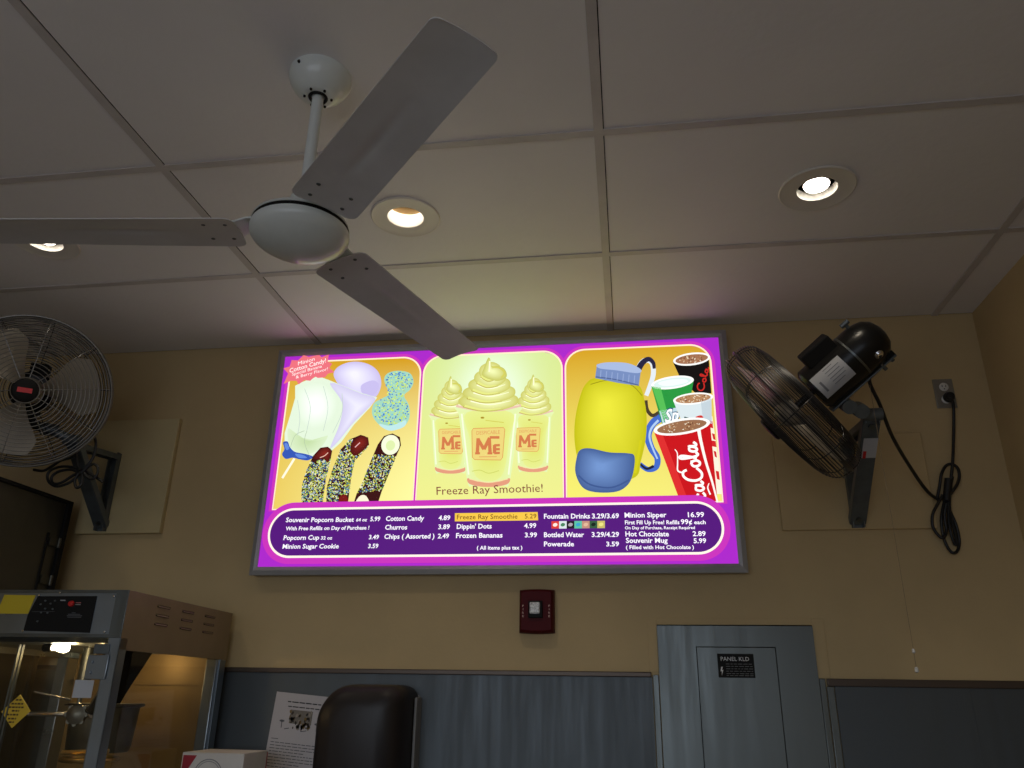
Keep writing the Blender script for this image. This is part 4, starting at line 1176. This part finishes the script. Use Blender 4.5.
A.build('lettering', m_ink, npl)
mb = MB()      # painted surround on the wall, just proud of it
s0, s1, sz = .092, .676, 1.662
for (x0, x1, z0, z1) in ((s0, pw0-.001, 1.4875, sz), (pw1+.001, s1, 1.4735, sz), (pw0-.001, pw1+.001, pz1+.004, sz)):
    mb.box(((x0+x1)/2, -.0015, (z0+z1)/2), (x1-x0, .003, z1-z0), bevel=.001)
mb.build('surround', m_wall, ep)
mb = MB(); mb.box(((pw0+pw1)/2, -.004, pz1+.0018), (pw1-pw0, .007, .0030)); mb.build('top_gap', m_dark, ep)

# ================================================================== COUNTER (out of frame, carries the popper and the carton)
CT = .95
ct = thing('counter', 'stainless counter along the back wall under the popcorn machine', 'counter', (-.6, -.4, 0))
mb = MB(); mb.box((-.44, -.40, CT-.02), (3.30, .78, .04), bevel=.006); mb.build('worktop', m_counter, ct)
mb = MB(); mb.box((-.44, -.38, .50), (3.24, .70, .82)); mb.box((-.44, -.36, .045), (3.2, .6, .09)); mb.build('base_cabinet', m_cabinet, ct)
for i in range(4):
    x = -1.655+.81*i
    mb = MB(); mb.box((x, -.738, .50), (.78, .018, .76), bevel=.004); dr = mb.build('door', m_counter, ct)
    mb = MB(); mb.tube(crom([(x+.32, -.747, .70), (x+.32, -.775, .70), (x+.32, -.775, .82), (x+.32, -.747, .82)], 4), .006, 8); mb.build('handle', m_chrome, dr)

# ================================================================== POPCORN MACHINE
ang = radians(2.0)
PF = V((-1.387, -.725, 0)); pex = V((cos(ang), sin(ang), 0)); pey = V((-sin(ang), cos(ang), 0)); pez = V((0, 0, 1))
PWD, PDP, PTOP, PSB, PFB = .60, .680, 1.671, 1.509, 1.540
def pl(lx, ly, z): return PF+pex*lx+pey*ly+pez*z
pax = (pex, pey, pez)
pop = thing('popcorn_machine', 'steel and glass popcorn machine in the bottom left corner', 'popcorn machine', pl(-PWD/2, PDP/2, CT))
mb = MB()      # hood: folded steel box, slot openings left in the right side
z0h = PSB
def q4(a, b, c_, d): mb.face(mb.vs([a, b, c_, d]))
# front, left, back, top, underside
q4(pl(-PWD, 0, PFB), pl(0, 0, PFB), pl(0, 0, PTOP), pl(-PWD, 0, PTOP))
q4(pl(-PWD, 0, PTOP), pl(0, 0, PTOP), pl(0, PDP, PTOP), pl(-PWD, PDP, PTOP))
q4(pl(-PWD, PDP, z0h), pl(-PWD, PDP, PTOP), pl(0, PDP, PTOP), pl(0, PDP, z0h))
q4(pl(-PWD, 0, z0h), pl(-PWD, 0, PTOP), pl(-PWD, PDP, PTOP), pl(-PWD, PDP, z0h))
q4(pl(-PWD+.01, .03, PFB-.012), pl(-.01, .03, PFB-.012), pl(-.01, PDP-.01, PFB-.012), pl(-PWD+.01, PDP-.01, PFB-.012))
q4(pl(-PWD, 0, PFB), pl(-PWD+.01, .03, PFB-.012), pl(-.01, .03, PFB-.012), pl(0, 0, PFB))
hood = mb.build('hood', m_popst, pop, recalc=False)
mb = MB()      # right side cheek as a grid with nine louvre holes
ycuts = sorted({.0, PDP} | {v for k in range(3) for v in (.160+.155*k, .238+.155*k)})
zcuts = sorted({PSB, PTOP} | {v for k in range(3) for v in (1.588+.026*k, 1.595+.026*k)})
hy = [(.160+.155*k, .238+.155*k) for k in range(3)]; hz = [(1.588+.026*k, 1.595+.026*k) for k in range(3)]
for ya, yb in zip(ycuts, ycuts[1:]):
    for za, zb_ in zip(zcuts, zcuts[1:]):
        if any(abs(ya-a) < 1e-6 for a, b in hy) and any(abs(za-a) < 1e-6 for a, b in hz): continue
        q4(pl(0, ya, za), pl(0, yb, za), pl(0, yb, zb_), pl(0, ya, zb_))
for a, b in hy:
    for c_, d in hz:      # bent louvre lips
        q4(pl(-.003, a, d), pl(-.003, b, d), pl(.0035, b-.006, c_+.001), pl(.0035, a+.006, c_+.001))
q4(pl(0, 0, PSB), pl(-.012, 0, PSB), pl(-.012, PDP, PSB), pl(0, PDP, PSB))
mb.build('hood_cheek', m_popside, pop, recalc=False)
mb = MB(); mb.box(pl(-.020, PDP/2, (PTOP+PSB)/2+.012), (.004, PDP-.02, PTOP-PSB-.03), pax); mb.build('hood_void_sheet', m_dark, pop)  # black sheet standing in for the shade inside, behind the louvre holes
mb = MB()      # folded seam strip on the front edge
mb.box(pl(-.019, -.0012, (PTOP+PFB)/2), (.038, .0024, PTOP-PFB+.0), pax, bevel=.0008); mb.box(pl(-PWD/2, -.0012, PTOP-.004), (PWD, .0026, .009), pax, bevel=.001); mb.box(pl(-PWD/2, -.0016, PFB+.005), (PWD, .0036, .010), pax, bevel=.001)
mb.build('hood_edge', m_steel, pop)
for lx, z in ((-.044, 1.654), (-.051, 1.556), (-.232+.02, 1.663), (-.300, 1.557), (-.275, 1.656)):
    mb = MB(); mb.lathe([(0, .0035), (.0028, .003), (.004, .0008), (.004, 0)], pl(lx, -.0005, z), -pey, 12); mb.build('hood_screw', m_chrome, pop)
mb = MB(); mb.prism([(-.278, 1.653), (-.0965, 1.654), (-.0965, 1.553), (-.298, 1.557), (-.296, 1.60)], PF, pex, pez, -pey, .003); ctl = mb.build('control_panel', m_blackmat, pop)
mb = MB(); mb.lathe([(0, .008), (.007, .007), (.0085, .003), (.0085, 0)], pl(-.168, -.003, 1.632), -pey, 18); mb.build('red_switch', m_redbtn, ctl)
for lx, z in ((-.25, 1.64), (-.262, 1.630), (-.232, 1.632), (-.245, 1.618), (-.222, 1.617), (-.255, 1.607), (-.22, 1.64), (-.235, 1.606), (-.26, 1.583)):
    mb = MB(); mb.lathe([(0, .005), (.0022, .004), (.0026, 0)], pl(lx, -.003, z), -pey, 8); mb.build('stud', m_galv, ctl)
A = Art(lambda p, l: tuple(pl(p[0], -.0034, p[1])))
wg = rgb(170, 172, 176); gg = rgb(84, 86, 90)
A.poly([(-.205, 1.640), (-.189, 1.640), (-.189, 1.643), (-.205, 1.643)], wg); A.build('panel_marks', m_ink, ctl, normal=-pey); A = Art(A.put); A.poly([(-.156, 1.634), (-.140, 1.634), (-.140, 1.636), (-.156, 1.636)], rgb(190, 110, 110)); A.poly([(-.156, 1.629), (-.140, 1.629), (-.140, 1.631), (-.156, 1.631)], rgb(150, 150, 150))
A.build('panel_marks', m_ink, ctl, normal=-pey); A = Art(A.put)
for i, (a, b) in enumerate(((-.162, -.150), (-.172, -.135), (-.175, -.128), (-.172, -.130))): A.poly([(a, 1.606-i*.004), (b, 1.606-i*.004), (b, 1.608-i*.004), (a, 1.608-i*.004)], gg)
A.build('panel_marks', m_ink, ctl, normal=-pey); A = Art(A.put)
A.poly([(-.286, 1.609), (-.215, 1.610), (-.215, 1.611), (-.286, 1.610)], gg)
A.build('panel_marks', m_ink, ctl, normal=-pey)
mb = MB(); mb.prism([(-.385, 1.657), (-.287, 1.656), (-.297, 1.604), (-.395, 1.604)], PF, pex, pez, -pey, .0012); mb.build('yellow_sticker', m_yellow, pop)
# posts, side glass, back, floor pan
PB = CT+.10
for nm, lx, ly, w, d in (('post', -.018, .018, .036, .036), ('post', -PWD+.018, .018, .036, .036), ('post', -.020, PDP-.035, .040, .070), ('post', -PWD+.020, PDP-.035, .040, .070)):
    mb = MB(); zt = PFB if ly < .1 else PSB
    if ly < .1:
        mb.box(pl(lx, .0015, (PB+zt)/2), (w, .003, zt-PB), pax); mb.box(pl(-.0015 if lx > -.3 else -PWD+.0015, ly, (PB+zt)/2), (.003, d, zt-PB), pax)
    else:
        mb.box(pl(lx, ly, (PB+zt)/2), (w, d, zt-PB), pax, bevel=.003); mb.box(pl(-.0 if lx > -.3 else -PWD, ly-.012, (PB+zt)/2), (.008, .012, zt-PB), pax)
    mb.build(nm, m_popst, pop)
mb = MB(); mb.box(pl(-.004, .36, (PB+PSB)/2), (.004, PDP-.11, PSB-PB), pax); mb.build('side_glass', m_glass, pop)
mb = MB(); mb.box(pl(-PWD+.004, .36, (PB+PSB)/2), (.004, PDP-.11, PSB-PB), pax); mb.build('side_glass', m_glass, pop)
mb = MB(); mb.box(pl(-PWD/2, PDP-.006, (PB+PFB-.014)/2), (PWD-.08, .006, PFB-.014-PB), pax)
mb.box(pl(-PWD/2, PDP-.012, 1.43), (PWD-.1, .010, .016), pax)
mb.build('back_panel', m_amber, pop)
mb = MB(); mb.box(pl(-PWD/2, PDP/2, CT+.05), (PWD, PDP, .10), pax, bevel=.006); mb.build('base_pan', m_popst, pop)
# doors in the front opening
for s_, x0, x1 in ((1, -.300, -.040), (-1, -PWD+.040, -.304)):
    mb = MB(); mb.box(pl((x0+x1)/2, .012, (PB+PFB-.02)/2), (x1-x0, .004, PFB-.02-PB), pax); dg = mb.build('glass_door', m_glass, pop)
    ex_ = x0 if s_ > 0 else x1
    mb = MB(); mb.box(pl(ex_+.003*s_, .010, (PB+PFB-.02)/2), (.004, .009, PFB-.02-PB), pax); mb.build('edge_strip', m_steel, dg); mb = MB(); mb.box(pl((x1 if s_ > 0 else x0), .012, (PB+PFB-.02)/2), (.006, .010, PFB-.02-PB), pax)
    mb.build('edge_strip', m_steel, dg)
mb = MB(); mb.box(pl(-.053, -.0035, 1.462), (.062, .004, .064), pax, bevel=.002)
for z in (1.448, 1.476): mb.lathe([(0, .005), (.004, .004), (.005, 0)], pl(-.068, -.0055, z), -pey, 10)
mb.build('door_hinge', m_popst, pop)
mb = MB(); mb.box(pl(-.050, -.002, 1.510), (.045, .004, .026), pax, bevel=.001); mb.build('latch_plate', m_galv, pop)
mb = MB(); mb.box(pl(-.088, .0085, 1.405), (.056, .0012, .046), pax); mb.build('white_note', m_label, pop)
mb = MB(); mb.prism([(-.270, 1.388), (-.229, 1.346), (-.273, 1.302), (-.315, 1.343)], PF+pey*.0085, pex, pez, -pey, .0012); dia = mb.build('warning_diamond', m_yellowd, pop)
A = Art(lambda p, l: tuple(pl(p[0], .0068, p[1])))
for z, a, b in ((1.374, -.280, -.262), (1.364, -.290, -.252), (1.355, -.296, -.248), (1.346, -.284, -.262), (1.336, -.296, -.262), (1.326, -.290, -.266), (1.317, -.286, -.270)):
    x = a
    while x < b-.003:
        w = random.uniform(.005, .010); A.poly([(x, z-.0022), (min(b, x+w), z-.0022), (min(b, x+w), z+.0022), (x, z+.0022)], rgb(70, 40, 14)); x += w+.0022
A.build('warning_print', m_ink, dia, normal=-pey)
# kettle on its hanger
kx, ky = -.215, .34
mb = MB(); mb.lathe([(0, 1.225), (.086, 1.225), (.092, 1.235), (.100, 1.352), (.112, 1.356), (.112, 1.364), (.096, 1.362), (0, 1.362)], pl(kx, ky, 0), (0, 0, 1), 36); ket = mb.build('kettle', m_kettle, pop)
mb = MB(); mb.prism([(-.115, 1.528), (.135, 1.528), (.02, 1.40), (-.008, 1.364), (-.060, 1.364), (-.055, 1.40)], pl(kx+.02, ky, 0), pey, pez, pex, .030); mb.build('kettle_hanger', m_blackmat, ket)
mb = MB()
mb.cyl(pl(kx-.08, ky-.02, 1.43), pl(kx-.08, ky-.02, 1.528), .020, n=16); mb.cyl(pl(kx-.08, ky-.02, 1.362), pl(kx-.08, ky-.02, 1.43), .007, n=10)
mb.build('agitator_drive', m_steel, ket)
mb = MB(); mb.cyl(pl(-.36, .09, 1.336), pl(-.165, .13, 1.336), .006, n=12); mb.cyl(pl(-.29, .09, 1.395), pl(-.19, .12, 1.375), .003, n=8); mb.cyl(pl(-.12, .12, 1.336), pl(-.20, .12, 1.336), .009, n=12)
mb.build('dump_handle', m_chrome, ket)
mb = MB(); ax_ = (pex*.2-pey).normalized(); gc = pl(-.158, .11, 1.336)
mb.lathe([(0, -.012), (.020, -.012), (.026, -.008), (.026, .008), (.020, .010), (.012, .014), (0, .014)], gc, ax_, 24)
for i in range(8):
    a = 2*pi*i/8; X2, Y2, _ = MB.basis(ax_); mb.cyl(gc+(X2*cos(a)+Y2*sin(a))*.026-ax_*.006, gc+(X2*cos(a)+Y2*sin(a))*.026+ax_*.006, .006, n=8)
mb.build('gear_knob', m_kettle, ket)
mb = MB(); mb.tube(crom([pl(-.115, .10, 1.34), pl(-.10, .12, 1.40), pl(-.085, .16, 1.47), pl(-.08, .2, 1.528)], 5), .012, 10); mb.bar(pl(-.19, .10, 1.362), pl(-.07, .12, 1.366), .02, .004); mb.build('drive_arm', m_blackmat, ket)
mb = MB(); mb.ring(pl(-.15, .20, 1.215), (0, 0, 1), .075, .006, 36, 8); mb.tube([pl(-.20, .14, 1.235), pl(-.07, .16, 1.24)], .006, 8); mb.build('brass_ring', m_brass, ket)
# lamp
mb = MB(); mb.lathe([(0, 0), (.011, .003), (.015, .014), (.012, .030), (.008, .040), (.008, .052), (0, .052)], pl(-.232, .12, 1.518), -pex, 18); lamp = mb.build('lamp_bulb', m_popbulb, pop)
mb = MB(); mb.cyl(pl(-.284, .12, 1.518), pl(-.310, .12, 1.518), .012, n=14); mb.build('lamp_holder', m_blackmat, pop)
for lx, ly, en in ((-.25, .15, .6), (-.30, .42, .9)):
    l = bpy.data.lights.new('popper_lamp', 'POINT'); l.energy = en; l.color = (1, .70, .30); l.shadow_soft_size = .02
    o = bpy.data.objects.new('popper_lamp', l); COL.objects.link(o); o.location = pl(lx, ly, 1.495)

# ================================================================== CARTON, NOTICE, TOWEL DISPENSER
bx0, bx1, by0, by1, bz1 = -1.352, -1.150, -.355, -.185, 1.226
ctn = thing('carton', 'white carton with a red corner beside the popcorn machine', 'box', ((bx0+bx1)/2, (by0+by1)/2, CT))
mb = MB(); mb.box(((bx0+bx1)/2, (by0+by1)/2, (CT+bz1)/2), (bx1-bx0, by1-by0, bz1-CT), bevel=.0015)
cb = mb.build('carton_body', m_card, ctn)
mb = MB()
mb.prism([(0, -.002), (.044, -.002), (.018, -.045), (0, -.06)], (bx0+.004, by0-.0002, bz1-.004), (1, 0, 0), (0, 0, 1), (0, -1, 0), .0006)
mb.build('red_print', m_cardred, ctn); mb = MB(); mb.box((bx1+.0003, by1-.004, (CT+bz1)/2), (.0006, .006, bz1-CT-.006)); mb.build('red_edge', m_cardred, ctn); mb = MB(); mb.box((bx1+.0003, by0+.055, (CT+bz1)/2-.02), (.0006, .004, bz1-CT-.05)); mb.build('red_edge', m_cardred, ctn)
mb = MB(); mb.ring(((bx0+bx1)/2-.010, by0-.0002, bz1-.062), (0, 1, 0), .046, .0012, 40, 4); mb.ring(((bx0+bx1)/2-.010, by0-.0002, bz1-.062), (0, 1, 0), .040, .0008, 40, 4); mb.build('ring_print', m_labelgrey, ctn)
mb = MB()
for (a, b, z) in ((by0, by0+.08, .0), (by0+.083, by1, .0)): mb.box(((bx0+bx1)/2, (a+b)/2, bz1+.001), (bx1-bx0-.002, b-a-.001, .0016))
mb.build('lid_flap', m_card, ctn)

n0, n1, n2 = at(277, 691.5, 1, -.008), at(333, 697.5, 1, -.008), at(264, 775, 1, -.008)
nu = (n1-n0); nwid = .216; nu.normalize(); nv = V((-nu.z, 0, nu.x))
if nv.z > 0: nv = -nv
nt_ = thing('paper_notice', 'white printed notice taped on the steel wall panel', 'notice', n0-V((0, 0, .28)))
mb = MB(); mb.prism([(0, 0), (nwid, 0), (nwid, .279), (0, .279)], n0+V((0, .0005, 0)), nu, nv, (0, -1, 0), .0008); sheet = mb.build('sheet', m_paper, nt_)
A = Art(lambda p, l: tuple(n0+nu*p[0]*nwid+nv*p[1]*.279+V((0, -.0008-l*.0001, 0))))
bk = rgb(36, 36, 40); g2 = rgb(96, 96, 104)
for (y, x0, x1, h_) in ((.095, .22, .80, .013), (.150, .24, .80, .012)):
    x = x0
    while x < x1-.02:
        w = random.uniform(.05, .12); A.poly([(x, y), (min(x1, x+w), y), (min(x1, x+w), y+h_), (x, y+h_)], bk); x += w+.014
A.build('heading_print', m_ink, sheet); A = Art(A.put)
A.poly([(.30, .19), (.68, .19), (.68, .35), (.30, .35)], rgb(118, 112, 104))
A.L(1)
for _ in range(46):
    x, y = random.uniform(.30, .66), random.uniform(.20, .40); A.ell(x, y, random.uniform(.01, .035), random.uniform(.008, .025), random.choice((rgb(40, 36, 34), rgb(120, 96, 50), rgb(150, 140, 130), rgb(60, 50, 44))), random.uniform(0, 180), 7)
for x0 in (.14, .74):
    A.ell(x0+.04, .33, .045, .014, g2, 0, 10); A.stroke([(x0+.04, .33), (x0+.045, .41)], .014, g2, False)
A.stroke([(.24, .42), (.32, .405)], .01, g2, False); A.stroke([(.52, .43), (.62, .415)], .01, g2, False)
A.build('picture_print', m_ink, sheet); A = Art(A.put)
A.L(0); A.poly([(.05, .535), (.17, .535), (.17, .543), (.05, .543)], g2)
for i in range(9):
    y = .575+i*.034; x = .05
    while x < (.84 if i % 4 != 3 else .6):
        w = random.uniform(.03, .10); A.poly([(x, y), (x+w, y), (x+w, y+.009), (x, y+.009)], g2); x += w+.014
A.build('text_print', m_ink, sheet)

td = thing('paper_towel_dispenser', 'dark smoked plastic paper towel dispenser on the steel wall panel', 'towel dispenser', (-.85, 0, .99))
def face_loop(x0, x1, z0, z1, rl, rr, y, n=12):
    pts = [(x0, z0), (x1, z0)]
    for i in range(n+1): t = radians(90*i/n); pts.append((x1-rr+rr*cos(t), z1-rr+rr*sin(t)))
    for i in range(n+1): t = radians(90+90*i/n); pts.append((x0+rl+rl*cos(t), z1-rl+rl*sin(t)))
    return [(p[0], y, p[1]) for p in pts]
mb = MB()
mb.loft([face_loop(-1.012, -.700, .995, 1.432, .115, .050, -.012), face_loop(-1.010, -.702, .995, 1.434, .115, .050, -.09), face_loop(-1.004, -.708, .995, 1.432, .115, .050, -.150),
         face_loop(-.992, -.720, 1.0, 1.424, .11, .046, -.190), face_loop(-.970, -.742, 1.008, 1.404, .10, .04, -.212), face_loop(-.93, -.785, 1.03, 1.365, .08, .03, -.222)])
mb.build('cover', m_disp, td, sharp=50)
mb = MB(); mb.loft([face_loop(-1.012, -.690, .985, 1.405, .10, .025, -.006), face_loop(-1.012, -.690, .985, 1.405, .10, .025, -.016)], smooth=False); mb.box((-.694, -.045, 1.19), (.010, .06, .41), bevel=.004); mb.build('back_plate', m_dispback, td)

# ================================================================== DARK CABINET AT THE LEFT EDGE
cx1, cy1, cz1 = -2.114, -.100, 2.087
cab = thing('tall_cabinet', 'tall dark metal cabinet behind the popcorn machine', 'cabinet', (-2.44, -.46, 0))
mb = MB(); mb.box((cx1-.333, -.46, cz1/2+.02), (.65, .70, cz1-.045), bevel=.004); mb.box((cx1-.333, -.46, .03), (.6, .64, .06)); mb.build('carcass', m_cabinet, cab)
mb = MB()
mb.box((cx1-.008, cy1-.011, cz1/2+.03), (.026, .026, cz1-.06), bevel=.004); mb.box((cx1-.008, -.46, cz1-.007), (.022, .72, .014), bevel=.003); mb.box((cx1-.008, -.815, cz1/2+.03), (.022, .022, cz1-.06), bevel=.004)
mb.build('corner_trim', m_blackmat, cab)
mb = MB(); mb.box((cx1-.006, cy1-.085, 1.40), (.006, .008, 1.10)); mb.build('groove', m_dark, cab)
for z in (1.92, 1.78):
    mb = MB(); mb.cyl((cx1+.008, cy1-.035, z-.018), (cx1+.008, cy1-.035, z+.018), .006, n=10); mb.box((cx1+.002, cy1-.055, z), (.004, .05, .03)); mb.build('hinge', m_cabinet, cab)

# ================================================================== LIGHT
w = bpy.data.worlds.new('daylight')
sc.world = w
w.use_nodes = True
nt = w.node_tree
bg = nt.nodes['Background']
tcw = nt.nodes.new('ShaderNodeTexCoord'); sep = nt.nodes.new('ShaderNodeSeparateXYZ')
rmp = nt.nodes.new('ShaderNodeMapRange'); rmp.inputs[1].default_value = -.06; rmp.inputs[2].default_value = .06
mixw = nt.nodes.new('ShaderNodeMix'); mixw.data_type = 'RGBA'
mixw.inputs[6].default_value = (.33, .365, .43, 1)      # paving outside
mixw.inputs[7].default_value = (.78, .88, 1.0, 1)      # open sky
nt.links.new(tcw.outputs['Generated'], sep.inputs[0]); nt.links.new(sep.outputs['Z'], rmp.inputs[0])
nt.links.new(rmp.outputs[0], mixw.inputs[0]); nt.links.new(mixw.outputs[2], bg.inputs[0])
bg.inputs[1].default_value = 3.4
pl_ = bpy.data.lights.new('serving_window_daylight', 'AREA')
pl_.shape = 'RECTANGLE'; pl_.size = WX1-WX0; pl_.size_y = WZ1-WZ0; pl_.energy = 1
pl_.cycles.is_portal = True
po = bpy.data.objects.new('serving_window_daylight', pl_); COL.objects.link(po)
po.location = ((WX0+WX1)/2, YF+.01, (WZ0+WZ1)/2); po.rotation_euler = (radians(90), 0, 0)

# ------------------------------------------------------------------ colour management
sc.view_settings.view_transform = 'Standard'
sc.view_settings.look = 'None'
sc.view_settings.gamma = 1
sc.view_settings.exposure = 0
sc.view_settings.use_curve_mapping = False
sc.cycles.use_denoising = True
sc.cycles.max_bounces = 8
sc.cycles.diffuse_bounces = 4
sc.cycles.glossy_bounces = 4
sc.cycles.transparent_max_bounces = 12
sc.cycles.sample_clamp_indirect = 4
